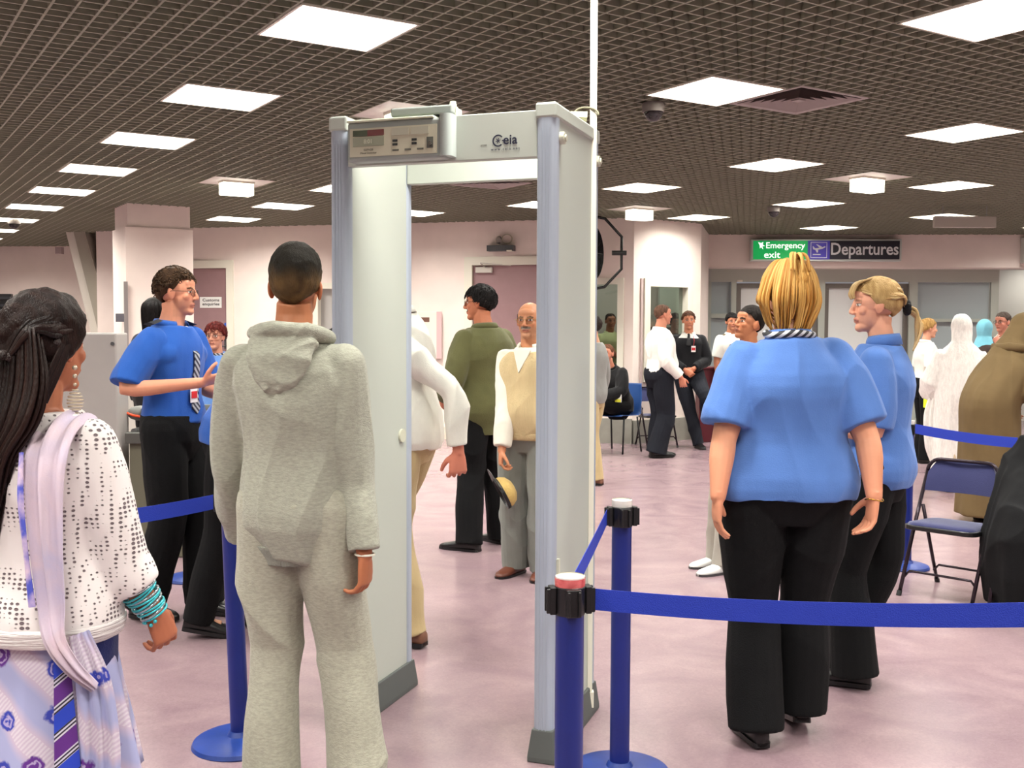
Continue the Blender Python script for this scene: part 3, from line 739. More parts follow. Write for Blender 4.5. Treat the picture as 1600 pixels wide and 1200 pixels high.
f.box((cx+.02, yl, cz), (.012, .0006, .004))
f.obj('maker_logo', gate, INK, weld=False)
gtext('lettering', 'eia', cx+.0175, cz+.001, .046, .0105, INK, gate, bold=.0006, align='LEFT')
gtext('lettering', 'www.ceia.net', cx+.026, cz-.0285, .0125, .0105, INK, gate, spacing=1.5)
f = MB(); xa, za = gu(754, 226); f.box((xa, .0112, za), (.022, .0006, .0022)); f.obj('small_mark', gate, mat('print_dark'))

# white cable trunking from the ceiling down the gate's outer side
pt, pb = D(929, -60, 3.99), D(921.5, 1085, 3.99)
f = MB(); f.add([pt+Vector((-.013, 0, 0)), pt+Vector((.013, 0, 0)), Vector((pb.x+.009, pb.y, pb.z)), Vector((pb.x-.009, pb.y, pb.z)),
   pt+Vector((-.013, .02, 0)), pt+Vector((.013, .02, 0)), Vector((pb.x+.009, pb.y+.02, pb.z)), Vector((pb.x-.009, pb.y+.02, pb.z))],
   [(0, 1, 2, 3), (7, 6, 5, 4), (0, 4, 5, 1), (1, 5, 6, 2), (2, 6, 7, 3), (3, 7, 4, 0)])
top = ext(pt, pb, ZC+.02)
tr = tag(f.obj('cable_duct', material=mat('duct_white', (244, 240, 222), .45)), 'white plastic cable duct dropping from the ceiling along the right side of the scanner', 'cable duct')
f = MB(); f.box((pb.x, pb.y+.01, pb.z-.02), (.03, .03, .06)); f.obj('duct_foot', tr, mat('duct_white'))
# loop of cable and a plug on the gate's top
c = D(912, 180, 3.97)
f = MB(); f.tube([c+Vector((.045*cos(t)+.01, .02*sin(t), .028*sin(t)+.004)) for t in np.linspace(-.2, pi*1.35, 18)], .004, 8); lo = tag(f.obj('power_cable', material=mat('cable_olive', (96, 92, 70), .4), smooth=True), 'looped power cable with a pale plug on top of the scanner beside the duct', 'cable')
f = MB(); f.tube([c+Vector((-.05, 0, .0)), c+Vector((.012, .0, -.006))], [.014, .02], 10); f.tube([c+Vector((-.09, .0, .004)), c+Vector((-.05, .0, 0))], .007, 8); f.obj('plug', lo, mat('plug_cream', (214, 212, 170), .4), smooth=.6)

# ================================================================ BARRIER POSTS AND BELTS
PH = .908
def make_post(r=.168):
    root = empty('barrier_post')
    f = MB(); f.lathe([(0, 0), (r, 0), (r+.002, .006), (r-.004, .018), (r*.8, .026), (.045, .034), (.036, .05), (0, .05)], n=48); f.obj('base', root, mat('base_blue', (24, 52, 126), .35, var=.12, vscale=14), smooth=.7)
    f = MB(); f.lathe([(.0325, .03), (.0325, PH-.06)], n=32); f.obj('pole', root, BLUEP, smooth=True)
    f = MB(); f.lathe([(0, PH-.075), (.034, PH-.075), (.036, PH-.07), (.036, PH-.012), (.034, PH-.01), (0, PH-.01)], n=32)
    f.obj('belt_head', root, BLACK, smooth=.6)
    for k in range(4):
        a = k*pi/2; f = MB(); R = Matrix.Rotation(a, 3, 'Z')
        f.box(R @ Vector((.041, 0, PH-.042)), (.014, .034, .062), M=R); f.box(R @ Vector((.05, .012, PH-.042)), (.012, .007, .056), M=R); f.box(R @ Vector((.05, -.012, PH-.042)), (.012, .007, .056), M=R)
        f.obj('belt_clip', root, BLACK, bevel=.002)
    f = MB(); f.lathe([(.0315, PH-.012), (.0335, PH-.004), (.0335, PH+.012), (.031, PH+.014)], n=32)
    f.obj('cap_rim', root, mat('cap_rim_pale', (226, 220, 214), .4), smooth=.6)
    f = MB(); f.lathe([(0, PH+.0105), (.031, PH+.0105), (.0312, PH+.0125)], n=32); f.obj('cap', root, mat('cap_cream', (240, 236, 216), .4), smooth=.6)
    return root
P1 = make_post(); p1 = Vector(((893-800)/F*2.385, 2.385, 0)); P1.location = p1; P1.rotation_euler = (0, 0, .15)
tag(P1, 'nearest blue barrier post with a red and white cup-like cap, in front of the scanner', 'barrier post')
f = MB(); f.lathe([(.0338, PH-.012), (.0348, PH-.004), (.0348, PH+.009)], n=32); f.obj('cap_sticker', P1, mat('sticker_red', (168, 22, 34), .4, rgb2=(222, 120, 120), vscale=24, distort=1), smooth=.6)
P2 = copy_tree(P1); p2 = Vector(((974-800)/F*3.46, 3.46, 0)); P2.location = p2
for c in list(P2.children):
    if c.name.startswith('cap_sticker'): bpy.data.objects.remove(c)
tag(P2, 'blue barrier post with black belt head standing right behind the nearest post', 'barrier post')
P3 = copy_tree(P2); p3 = G(376, 1161); P3.location = p3; P3.rotation_euler = (0, radians(-1.9), .3)
tag(P3, 'slightly leaning blue barrier post beside the boy in the grey hoodie', 'barrier post')
P4 = make_post(.14); p4 = G(298, 905); P4.location = p4
tag(P4, 'blue barrier post standing behind the two blue shirted officers at left', 'barrier post')
P5 = copy_tree(P4); p5 = G(1415, 887); P5.location = p5
tag(P5, 'blue barrier post half hidden behind the ponytailed officer by the folding chair', 'barrier post')
def belt(pts, h, label, sag=.0, n=24, slackrow=None):
    """pts: two centre points; a woven band hanging between them"""
    f = MB(); a, b = Vector(pts[0]), Vector(pts[1]); vs = []
    d = (b-a).normalized(); nn = Vector((-d.y, d.x, 0)).normalized()*.0008
    for i in range(n+1):
        t = i/n; p = a.lerp(b, t)-Vector((0, 0, sag*4*t*(1-t)))
        for sg in (-1, 1):
            for hz in (-h/2, h/2): vs.append(p+nn*sg+Vector((0, 0, hz)))
    fs = []
    for i in range(n):
        o = i*4; fs += [(o, o+1, o+5, o+4), (o+3, o+2, o+6, o+7), (o+1, o+3, o+7, o+5), (o+2, o, o+4, o+6)]
    f.add(vs, fs+[(0, 2, 3, 1), (n*4, n*4+1, n*4+3, n*4+2)])
    return tag(f.obj('barrier_belt', material=BELT, smooth=.5), label, 'barrier belt')
zb_ = PH-.042
ce = D(1680, 959, 2.02)
belt((p1+Vector((.055, -.003, zb_+.001)), ce), .049, 'long blue belt stretched across the lower right from the nearest post', sag=.016)
belt((p1+Vector((.0, .05, zb_)), p2+Vector((-.05, -.012, zb_))), .049, 'short blue belt running back from the nearest post to the second post', sag=.004)
le = D(40, 826, 3.15)
p3t = D(357, 783, 3.79)
belt((p3t+Vector((-.05, -.02, 0)), le), .052, 'blue belt running left from the leaning post behind the dark haired girl', sag=.01)
re = D(1590, 692, 5.75)
belt((D(1417, 669, 6.5)+Vector((.04, -.03, 0)), re), .058, 'blue belt in front of the white shawl, going to the right edge', sag=.01)

# ================================================================ FOLDING CHAIRS
CH = mat('chair_tube', (52, 42, 50), .25, metal=.6); CHB = mat('chair_blue_fabric', (28, 32, 82), .85, bump=.3, bscale=300, sheen=.3); CHP = mat('chair_black_rim', (22, 22, 24), .3)
def make_fold():
    """local: +Y is where the sitter faces; origin under the seat middle"""
    root = empty('folding_chair')
    w = .205
    # long tube: front feet, up and back to the rounded top
    def hoop():
        pts = [(-w, .23, .0), (-w, .03, .45), (-w, -.12, .76)]
        for k in range(7):
            a = k*pi/12; pts.append((-w+.07-.07*cos(a), -.12-.03*sin(a)*.5, .76+.08*sin(a)))
        right = [(-x, y, z) for x, y, z in reversed(pts)]
        return pts+right
    f = MB(); f.tube(hoop(), .0115, 10); f.obj('frame', root, CH, smooth=True)
    for s in (-1, 1):
        f = MB(); f.tube([(s*(w-.02), -.25, 0), (s*(w-.02), -.02, .55)], .0105, 10); f.obj('rear_leg', root, CH, smooth=True)
        f = MB(); f.cyl((s*w, .233, 0), (s*w, .222, .03), .015, 10); f.cyl((s*(w-.02), -.253, 0), (s*(w-.02), -.24, .03), .015, 10); f.obj('foot', root, BLACK)
    f = MB(); 
    for y0, z0, wy in ((.165, .15, w), (-.195, .13, w-.02)):
        f.tube([(-wy, y0, z0-.04), (-wy+.03, y0, z0), (wy-.03, y0, z0), (wy, y0, z0-.04)], .008, 8)
    f.obj('stretcher', root, CH, smooth=True)
    f = MB(); f.prism(rrect(.41, .40, .07), 'Z', .415, .445); f.v = [(x, y+.03, z+(y*.06)) for x, y, z in f.v]; f.obj('seat_rim', root, CHP, bevel=.006)
    f = MB(); vs = []; nn = 32
    out = rrect(.385, .375, .065, 7); k = len(out)
    for s, z in ((1, .444), (.97, .458), (.8, .468), (.4, .472), (0.001, .473)):
        vs += [(x*s, y*s+.03, z+y*s*.06) for x, y in out]
    f.add(vs, [(i*k+j, i*k+(j+1) % k, (i+1)*k+(j+1) % k, (i+1)*k+j) for i in range(4) for j in range(k)]); f.obj('seat', root, CHB, smooth=True)
    f = MB(); out = [( -.195, .645), (-.195, .74), (-.18, .79), (-.14, .825), (.14, .825), (.18, .79), (.195, .74), (.195, .645)]
    vs = []
    for x, z in out:
        yb = -.06-(z-.62)*.42
        bul = .02*(1-(x/.2)**2)
        vs.append((x, yb-bul+.012, z))
    for x, z in out:
        yb = -.06-(z-.62)*.42; bul = .02*(1-(x/.2)**2); vs.append((x, yb-bul-.018, z))
    # add curved panel with inner columns
    f = MB(); nx = 12; nz = 5; V = []
    for sgn in (0, 1):
        for i in range(nx+1):
            x = -.196+.392*i/nx; ztop = .832-.0*abs(x); e_ = max(0, abs(x)-.13)/.066; ztop = .832-.075*(1-math.sqrt(max(0, 1-e_*e_)))
            for j in range(nz+1):
                z = .64+(ztop-.64)*j/nz; yb = -.06-(z-.62)*.42; bul = .025*(1-(x/.2)**2)
                pad = .012*math.sin(pi*min(1, max(0, j/nz)))*(1-(x/.21)**4)
                V.append((x, yb-bul+(.010+pad if sgn else -.012-pad), z))
    n1 = (nx+1)*(nz+1); Fs = []
    for i in range(nx):
        for j in range(nz):
            a = i*(nz+1)+j; Fs.append((a, a+nz+1, a+nz+2, a+1)); Fs.append((n1+a, n1+a+1, n1+a+nz+2, n1+a+nz+1))
    for i in range(nx): 
        a = i*(nz+1); Fs.append((a, n1+a, n1+a+nz+1, a+nz+1)); a = i*(nz+1)+nz; Fs.append((a, a+nz+1, n1+a+nz+1, n1+a))
    for j in range(nz):
        a = j; Fs.append((a, a+1, n1+a+1, n1+a)); a = nx*(nz+1)+j; Fs.append((a, n1+a, n1+a+1, a+1))
    f.add(V, Fs); f.obj('backrest', root, CHB, smooth=.9)
    return root
FC = make_fold()
FL_, FR_ = G(1402, 930), G(1515, 950)
fw_ = Vector((-.70, -.71, 0)); rt_ = Vector((.71, -.70, 0))
# sitter's right hand is on +X when facing +Y; chair faces fw_
cpos = FL_+Vector((fw_.y*-1, fw_.x, 0))*0   # placeholder, set below
ang = atan2(fw_.y, fw_.x)-pi/2
R = Matrix.Rotation(ang, 3, 'Z'); 
# front-left in the picture is the sitter's right front foot (local +.205,+.23)
cpos = FL_-R @ Vector((.205, .23, 0))
# choose whichever side lands the second foot nearer the measured one
alt = FL_-R @ Vector((-.205, .23, 0))
if ((alt+R @ Vector((.205, .23, 0)))-FR_).length < ((cpos+R @ Vector((-.205, .23, 0)))-FR_).length: cpos = alt
FC.scale = (.97, .97, .88); FC.location = cpos; FC.rotation_euler = (0, 0, ang)
tag(FC, 'empty dark blue padded folding chair with metal tube legs at lower right', 'folding chair', None)
FC2 = copy_tree(FC); q = G(1025, 697); FC2.location = (q.x, q.y, 0); FC2.rotation_euler = (0, 0, pi+.25)
tag(FC2, 'dark blue folding chair behind the striding white shirted officer', 'folding chair')

# ================================================================ X-RAY MACHINE AND CONVEYOR (left)
XY = 6.7
pa, pb = D(-330, 519, XY), D(182, 520, XY)
XR = mat('xray_grey', (158, 152, 148), .5, var=.02)
r = empty('xray_machine', ((pa.x+pb.x)/2, XY+.1, 0), 0, 'tall grey side panel of the baggage x-ray machine behind the dark haired girl', 'x-ray machine')
wx = pb.x-pa.x; ht = pb.z
f = MB(); f.box((0, 0, ht/2+.04), (wx, .2, ht-.08)); f.obj('body', r, XR, bevel=.012)
f = MB(); f.box((0, 0, .04), (wx-.06, .16, .08)); f.obj('plinth', r, BLACK)
q = D(176, 537, XY); f = MB(); f.cyl((q.x-r.location.x, -.1, q.z), (q.x-r.location.x, -.108, q.z), .012, 12); f.obj('screw', r, mat('dull_steel'))
# roller conveyor
cx0 = pb.x; cx1 = D(352, 700, XY).x
r = empty('conveyor_table', ((cx0+cx1)/2+.02, XY+.42, 0), 0, 'dark baggage conveyor table beside the x-ray machine behind the male officer', 'conveyor')
wc = cx1-cx0
f = MB(); f.box((0, 0, .77), (wc-.02, .78, .07)); f.obj('table_frame', r, mat('conveyor_steel', (92, 92, 88), .4, metal=.5), bevel=.005)
f = MB()
for k in range(14): x = -wc/2+.05+k*(wc-.1)/13; f.cyl((x, -.34, .81), (x, .34, .81), .018, 10)
f.obj('roller', r, mat('roller_grey', (120, 120, 120), .3, metal=.7), smooth=.6)
f = MB(); f.box((0, 0, .37), (wc-.06, .72, .73)); f.obj('side_skirt', r, mat('conveyor_olive', (96, 92, 76), .7))
# trays and things on it
TRAY = mat('tray_clear_grey', (120, 122, 120), .3); 
t = empty('baggage_tray', ((cx0+.30), XY+.33, .832), .1, 'grey plastic security tray on the conveyor behind the male officer', 'tray')
f = MB(); f.prism(rrect(.44, .34, .04), 'Z', 0, .01); 
for a, b, c, d in ((0, .165, .44, .01), (0, -.165, .44, .01), (.215, 0, .01, .34), (-.215, 0, .01, .34)): f.box((a, b, .06), (c, d, .12))
f.obj('tray_shell', t, TRAY, bevel=.004)
q = D(206, 655, XY+.25)
o = empty('orange_bag', (q.x+.07, q.y-.03, .845), 0, 'small bag with bright orange trim lying in the security tray', 'bag')
f = MB(); f.ball((0, 0, .07), (.09, .06, .05), 14, 8); f.obj('pouch', o, mat('bag_grey', (120, 120, 116), .7), smooth=True)
f = MB(); f.tube([(-.09, -.03, .04), (-.07, -.055, .075), (-.03, -.06, .06), (.03, -.062, .05), (.09, -.04, .05)], .008, 8); f.obj('orange_trim', o, mat('trim_orange', (235, 80, 40), .5))
# white counter further back with monitor
a, b = D(182, 548, 9.6), D(240, 560, 9.6)
r = empty('white_counter', ((a.x+b.x)/2+.15, 9.9, 0), 0, 'white counter behind the x-ray machine where the black haired person stands', 'counter')
f = MB(); f.box((0, 0, a.z-.03), (1.0, .5, .04)); f.obj('counter_top', r, WHITE, bevel=.006)
f = MB(); f.box((0, .05, (a.z-.06)/2), (.9, .4, a.z-.06)); f.obj('counter_body', r, mat('counter_body_cream', (214, 210, 200), .6))
# ================================================================ PEOPLE: BUILDERS
def V(*a): return Vector(a if len(a) > 1 else a[0])
def remesh(mb, voxel, smooth=3, extra=None):
    me = mb.mesh('tmp')
    o = bpy.data.objects.new('tmp', me); COL.objects.link(o)
    m = o.modifiers.new('r', 'REMESH'); m.mode = 'VOXEL'; m.voxel_size = voxel; m.use_smooth_shade = True
    if smooth:
        s = o.modifiers.new('s', 'SMOOTH'); s.factor = .5; s.iterations = smooth
    dg = bpy.context.evaluated_depsgraph_get(); dg.update()
    out = bpy.data.meshes.new_from_object(o.evaluated_get(dg))
    bpy.data.objects.remove(o); bpy.data.meshes.remove(me); out.materials.clear()
    return out
def getco(me):
    a = np.empty(len(me.vertices)*3, np.float32); me.vertices.foreach_get('co', a); return a.reshape(-1, 3).astype(np.float64)
def getno(me):
    a = np.empty(len(me.vertices)*3, np.float32); me.vertices.foreach_get('normal', a); return a.reshape(-1, 3).astype(np.float64)
def setco(me, a): me.vertices.foreach_set('co', a.astype(np.float32).ravel()); me.update()
def setcol(me, rgb):
    """rgb: (n,3) in 0..255 sRGB"""
    c = rgb/255.; lin = np.where(c <= .04045, c/12.92, ((c+.055)/1.055)**2.4)
    at = me.color_attributes.new('Col', 'FLOAT_COLOR', 'POINT'); out = np.ones((len(lin), 4), np.float32); out[:, :3] = lin
    at.data.foreach_set('color', out.ravel())
def wav(p, f, seed, n=4):
    """cheap smooth noise in -1..1"""
    rs = np.random.RandomState(seed); out = 0; q = p*f
    wv = np.sin(q[:, [1, 2, 0]]*1.3+rs.rand(3)*9)*.8
    q = q+wv
    for k in range(n):
        d = rs.randn(3); d /= np.linalg.norm(d); out = out+np.sin(q @ d*(1+.35*k)+rs.rand()*7)
    return out/n*1.5
def ridge(x): return (1-np.clip(np.abs(x), 0, 1))**2
def folds(me, amp, f=9, seed=1, stretch=(1, 1, .6), mask=None):
    p = getco(me); n = getno(me); q = p*np.array(stretch)
    d = amp*(ridge(wav(q, f, seed))*1.1-.45+.45*wav(q, f*2.3, seed+5)*.5)
    if mask is not None: d = d*mask(p)
    setco(me, p+n*d[:, None])
def link(me, name, parent, material):
    me.name = name; me.materials.append(material)
    o = bpy.data.objects.new(name, me); COL.objects.link(o); o.parent = parent
    me.polygons.foreach_set('use_smooth', [True]*len(me.polygons)); return o
def sections(mb, rows, n=28, T=None, wave=None, power=2.2, close=True):
    """rows: (centre, rx, ry) horizontal superellipse rings bottom to top"""
    vs = []
    for i, (c, rx, ry) in enumerate(rows):
        for j in range(n):
            a = 2*pi*j/n; ca, sa = cos(a), sin(a)
            k = 1.0
            if wave: k = wave(a, i/(len(rows)-1.0))
            x = math.copysign(abs(ca)**(2/power), ca)*rx*k; y = math.copysign(abs(sa)**(2/power), sa)*ry*k
            p = Vector((c[0]+x, c[1]+y, c[2])); vs.append(T(p) if T else p)
    k = len(rows); fs = [(i*n+j, i*n+(j+1) % n, (i+1)*n+(j+1) % n, (i+1)*n+j) for i in range(k-1) for j in range(n)]
    if close: fs += [tuple(range(n-1, -1, -1)), tuple(range((k-1)*n, k*n))]
    return mb.add(vs, fs)
def limb(mb, pts, rs, n=14):
    mb.tube(pts, rs, n); mb.ball(pts[0], rs[0]*1.0, 12, 8); mb.ball(pts[-1], rs[-1]*1.0, 12, 8)
    return mb
def path(ps, k=6):
    """smooth Catmull-Rom through points"""
    ps = [Vector(p) for p in ps]; out = []
    q = [ps[0]*2-ps[1]]+ps+[ps[-1]*2-ps[-2]]
    for i in range(1, len(q)-2):
        for t in range(k):
            t /= k; a, b, c, d = q[i-1:i+3]
            out.append(.5*((2*b)+(c-a)*t+(2*a-5*b+4*c-d)*t*t+(-a+3*b-3*c+d)*t**3))
    out.append(ps[-1]); return out
def lerp_r(rs, n):
    m = len(rs)-1; return [rs[min(int(i/(n-1)*m), m-1)]+(rs[min(int(i/(n-1)*m), m-1)+1]-rs[min(int(i/(n-1)*m), m-1)])*(i/(n-1)*m-min(int(i/(n-1)*m), m-1)) for i in range(n)]
def hand(mb, wrist, dirv, palm, right, curl=.45, spread=1., sc=1., thumb_in=.3):
    y = Vector(dirv).normalized(); z = -Vector(palm); z = (z-y*z.dot(y)).normalized()      # z: back of hand
    x = y.cross(z) if not right else z.cross(y)                                            # towards the thumb
    # thumb side: right hand hanging, palm -X, dir -Z -> thumb +Y
    w = Vector(wrist)
    def P(a, b, c): return w+(x*a+y*b+z*c)*sc
    mb.tube([P(0, -.02, 0), P(0, .0, 0), P(.002, .03, 0), P(.002, .06, 0), P(.001, .086, -.001), P(.0, .093, -.002)], [.026*sc, .027*sc, .037*sc, .041*sc, .041*sc, .034*sc], 14, flat=[.75, .7, .48, .4, .34, .3], up=x)
    for k, (a, ln, r) in enumerate(((-.031, .060, .0078), (-.0105, .073, .0086), (.0105, .079, .0088), (.031, .071, .0086))):
        a *= 1+.06*spread; p = P(a, .082, -.001); pts = [P(a*.9, .06, 0), p]; ang = 0; fan = (a/.031)*.09*spread
        for m, fr in enumerate((.46, .30, .24)):
            ang += curl*(1.0, 1.1, .7)[m]*(1+.12*(1.5-k))
            d = (y*cos(fan)+x*sin(fan)); d = d*cos(ang)-z*sin(ang)
            p = p+d*ln*fr*sc*1.08; pts.append(p)
        mb.tube(pts, [r*1.0*sc, r*1.06*sc, r*1.0*sc, r*.92*sc, r*.78*sc], 10); mb.ball(pts[-1], r*.78*sc, 8, 6)
    b0 = P(.022, .02, -.006); d = (x*.75+y*.62-z*(.25+thumb_in*.5)).normalized(); p1 = b0+d*.035*sc
    d2 = (x*.45+y*.85-z*(.25+thumb_in)).normalized(); p2 = p1+d2*.031*sc; d3 = (x*.2+y*.95-z*(.2+thumb_in)).normalized(); p3 = p2+d3*.024*sc
    mb.tube([b0, p1, p2, p3], [.0145*sc, .012*sc, .0105*sc, .0085*sc], 10); mb.ball(p3, .0085*sc, 8, 6)

class Person:
    def __init__(s, label, loc, rz, h=1.75, g=1.0, skin=(214, 158, 128), voxel=.0055, bend=(0, 0), bend_z=1.0, twist=0, head=(0, 0, 0),
                 female=False, jaw=1.0, face=None, hips=None, drop=0.0, neckf=0, seed=0, belly=0, headscale=1.0):
        s.loc = Vector(loc); s.rz = rz; s.s = h/1.75; s.g = g; s.skin = skin; s.voxel = voxel; s.female = female
        s.M = Matrix.Translation(s.loc) @ Matrix.Rotation(rz, 4, 'Z') @ Matrix.Scale(s.s, 4); s.Mi = s.M.inverted()
        s.label = label; s.seed = seed; s.belly = belly; s.drop = drop
        s.bx, s.by = bend        # forward, sideways (radians)
        s.bz = bend_z; s.tw = twist; s.face = face or {}; s.jaw = jaw
        hy, hp, hr = head
        s.HM = Matrix.Translation((0, -.012+neckf, 1.525)) @ Euler((-hp, hr, hy), 'XYZ').to_matrix().to_4x4() @ Matrix.Translation((0, .030, .113)) @ Matrix.Scale(headscale, 4)
        # bend of the torso applied to the head frame
        p = Vector((0, 0, 1.45)); q = s.T(p); s.BM = s.bendM()
        s.HEAD = s.BM @ s.HM
        s.mb = MB(); s.arms = {}; s.legs = {}
        hw = (.098 if not female else .10)*g
        sw = (.165 if not female else .147)*(.72+.28*g)
        s.sw = sw; s.hw = hw; s.top = None
        s.base_x = 0
    def bendM(s):
        c = Vector((0, 0, s.bz-s.drop))
        return Matrix.Translation(c) @ Euler((-s.bx, s.by, s.tw), 'XYZ').to_matrix().to_4x4() @ Matrix.Translation(-c) @ Matrix.Translation((0, 0, -s.drop))
    def T(s, p):
        """deform an upright point by drop and bend"""
        p = Vector(p); t = min(1, max(0, (p.z-(s.bz-.08))/.2)); t = t*t*(3-2*t)
        q0 = p-Vector((0, 0, s.drop)); 
        if t == 0: return q0
        c = Vector((0, 0, s.bz-s.drop)); R = Euler((-s.bx*t, s.by*t, s.tw*t), 'XYZ').to_matrix()
        return c+R @ (q0-c)
    def L(s, px, py, Y): return s.Mi @ D(px, py, Y)
    # ---- rows of the torso
    def torso_rows(s, z0, z1, off=0, waist=0):
        g = s.g; fem = s.female
        prof = [(.79, .075, .07), (.84, .112, .09), (.90, .160, .112), (.96, .170 if fem else .160, .118), (1.04, .152, .108), (1.12, .128 if fem else .142, .098), (1.20, .132 if fem else .150, .104),
                (1.28, .146 if fem else .162, .118 if fem else .115), (1.35, .146 if fem else .163, .112), (1.39, .132 if fem else .150, .100), (1.42, .108 if fem else .125, .088), (1.45, .080 if fem else .09, .072), (1.485, .058, .058)]
        out = []; zs = np.linspace(z0, z1, 15)
        P = np.array(prof)
        for z in zs:
            rx = np.interp(z, P[:, 0], P[:, 1]); ry = np.interp(z, P[:, 0], P[:, 2])
            k = 1+(g-1)*min(1, max(.15, (1.47-z)/.17))
            be = s.belly*math.exp(-((z-1.08)/.13)**2)
            out.append(((0, be*.7-.004, z), (rx*k+off), (ry*(.4+.6*k)*1.0+off+be*.5)))
        return out
    def arm(s, side, elbow, wrist, hdir=None, palm=None, curl=.45, sc=1., thumb_in=.3, nohand=False, spread=1.):
        sg = 1 if side == 'R' else -1
        sh = s.T((sg*s.sw, -.005, 1.392)); e = Vector(elbow); w_ = Vector(wrist)
        hd = Vector(hdir) if hdir else (w_-e); pl = Vector(palm) if palm else Vector((-sg, 0, 0))
        s.arms[side] = (sh, e, w_, hd.normalized(), pl, curl, sc, thumb_in, nohand, spread); return s
    def stdarms(s, **k):
        for side, sg in (('R', 1), ('L', -1)):
            s.arm(side, (sg*(s.sw+.045*s.g), -.03, 1.12), (sg*(s.sw+.05*s.g), .03, .875), **k)
        return s
    def leg(s, side, knee, ankle, fdir=(0, 1, 0), fpitch=0):
        sg = 1 if side == 'R' else -1
        s.legs[side] = (Vector((sg*s.hw*.95, 0, .93-s.drop)), Vector(knee), Vector(ankle), Vector(fdir).normalized(), fpitch); return s
    def stdlegs(s, w=.09, **k):
        for side, sg in (('R', 1), ('L', -1)): s.leg(side, (sg*w, .015, .50), (sg*w, -.02, .09), (sg*.15, 1, 0))
        return s
    def arm_chain(s, side, off=0, upto=1.0, k=1.0, frm=0):
        """points and radii down the arm; upto 0..1 shoulder->elbow (.5)->wrist (1)"""
        sh, e, w_ = s.arms[side][:3]; g = .6+.4*s.g
        keys = [(0, .040), (.12, .047), (.3, .046), (.5, .039), (.62, .041), (.8, .033), (1, .025)]
        pts = []; rs = []; n = 13
        for i in range(n):
            t = frm+(upto-frm)*i/(n-1); p = sh.lerp(e, t*2) if t < .5 else e.lerp(w_, t*2-1)
            # round the elbow
            if abs(t-.5) < .12:
                m = (sh.lerp(e, .76)+e.lerp(w_, .24))/2; kk = 1-abs(t-.5)/.12; p = p.lerp(m, .35*kk)
            pts.append(p); rs.append(np.interp(t, [a for a, _ in keys], [b for _, b in keys])*g*k+off)
        return pts, rs
    def head_mesh(s, mb):
        M = s.HEAD; R = M.to_3x3(); j = s.jaw; f = .94 if s.female else 1.0
        def B(c, r, rot=None): 
            c = M @ Vector(c); RR = R if rot is None else R @ rot
            mb.ball(c, r, 20, 14, RR)
        def Tb(pts, rs, **k): mb.tube([M @ Vector(p) for p in pts], [r*M.to_scale()[0] for r in rs], 12, **k)
        B((0, -.014, .030), (.0745, .093, .083)); B((0, .010, .020), (.068, .078, .078))
        B((0, .026, -.032), (.060*f, .060, .078)); B((0, .020, -.062), (.052*j*f, .056, .048))
        B((0, .066, -.093), (.026*j, .021, .020)); B((0, .045, -.086), (.038*j*f, .035, .026))
        B((0, .070, .026), (.046, .016, .014)); B((0, .058, .045), (.052, .030, .03))
        for sg in (-1, 1):
            B((sg*.036, .058, -.022), (.021, .020, .022)); B((sg*.031, .0665, .003), (.0135, .0125, .0105))
            B((sg*.0765*f, -.004, -.008), (.0075, .018, .031), Euler((.2, 0, sg*.35)).to_matrix()); B((sg*.072, .002, -.01), (.008, .01, .016))
            B((sg*.0105, .094, -.031), (.0085, .009, .007))
        nl = s.face.get('nose', 1.0)
        Tb([(0, .078, .024), (0, .083+.003*nl, .008), (0, .089+.006*nl, -.010), (0, .093+.008*nl, -.024)], [.010, .0095, .0092, .0105]); mb.ball(M @ Vector((0, .092+.008*nl, -.026)), .0108, 12, 8)
        B((0, .081, -.055), (.023, .011, .0065)); B((0, .079, -.067), (.020, .011, .007)); B((0, .080, -.060), (.026, .008, .010))
        # neck
        nb = s.T((0, -.018, 1.44)); nr = (.050 if s.female else .060)*(.8+.2*s.g)
        top = M @ Vector((0, -.02, -.045)); top2 = M @ Vector((0, -.012, -.085)).lerp(Vector((0, -.012, -.085)), 0)
        mb.tube([nb, nb.lerp(top2, .6), top2, top], [nr*1.12, nr*.98, nr*.96, nr*.9], 20, flat=[1.05]*4)
    def build_body(s):
        mb = s.mb; sg_ = {'R': 1, 'L': -1}
        rows = [(c, rx-.012, ry-.014) for c, rx, ry in s.torso_rows(.84, 1.485)]
        sections(mb, rows, T=s.T)
        for side in s.arms:
            sg = sg_[side]; sh, e, w_, hd, pl, curl, sc, ti, noh, spr = s.arms[side]
            mb.tube([s.T((sg*.02, -.02, 1.455)), s.T((sg*s.sw*.6, -.015, 1.42)), sh], [.035, .04, .040], 12)
            pts, rs = s.arm_chain(side); limb(mb, pts, rs)
            if not noh: hand(mb, w_, hd, pl, side == 'R', curl, sc=sc, thumb_in=ti, spread=spr)
        for side, (hp, kn, an, fd, fp) in s.legs.items():
            g = .5+.5*s.g
            limb(mb, [hp, hp.lerp(kn, .5), kn, kn.lerp(an, .3), kn.lerp(an, .7), an], [.078*g, .068*g, .048*g, .048*g, .036, .031])
            mb.tube([an+Vector((0, 0, -.01))-fd*.02, an-Vector((0, 0, .05))+fd*.04, an-Vector((0, 0, .062))+fd*.11], [.03, .026, .018], 10, flat=1.2)
        s.head_mesh(mb)
        me = remesh(mb, s.voxel/s.s if s.voxel < .004 else s.voxel, 2)
        # skin colour and face
        p = getco(me); n = len(p); col = np.tile(np.array(s.skin, float), (n, 1))
        col *= (1+.04*wav(p, 14, s.seed+3))[:, None]
        Mi = np.array(s.HEAD.inverted()); q = p @ Mi[:3, :3].T+Mi[:3, 3]
        near = (np.abs(q) < .14).all(1)
        x, y, z = np.abs(q[:, 0]), q[:, 1], q[:, 2]; F_ = s.face
        red = np.array([1.02, .90, .88])
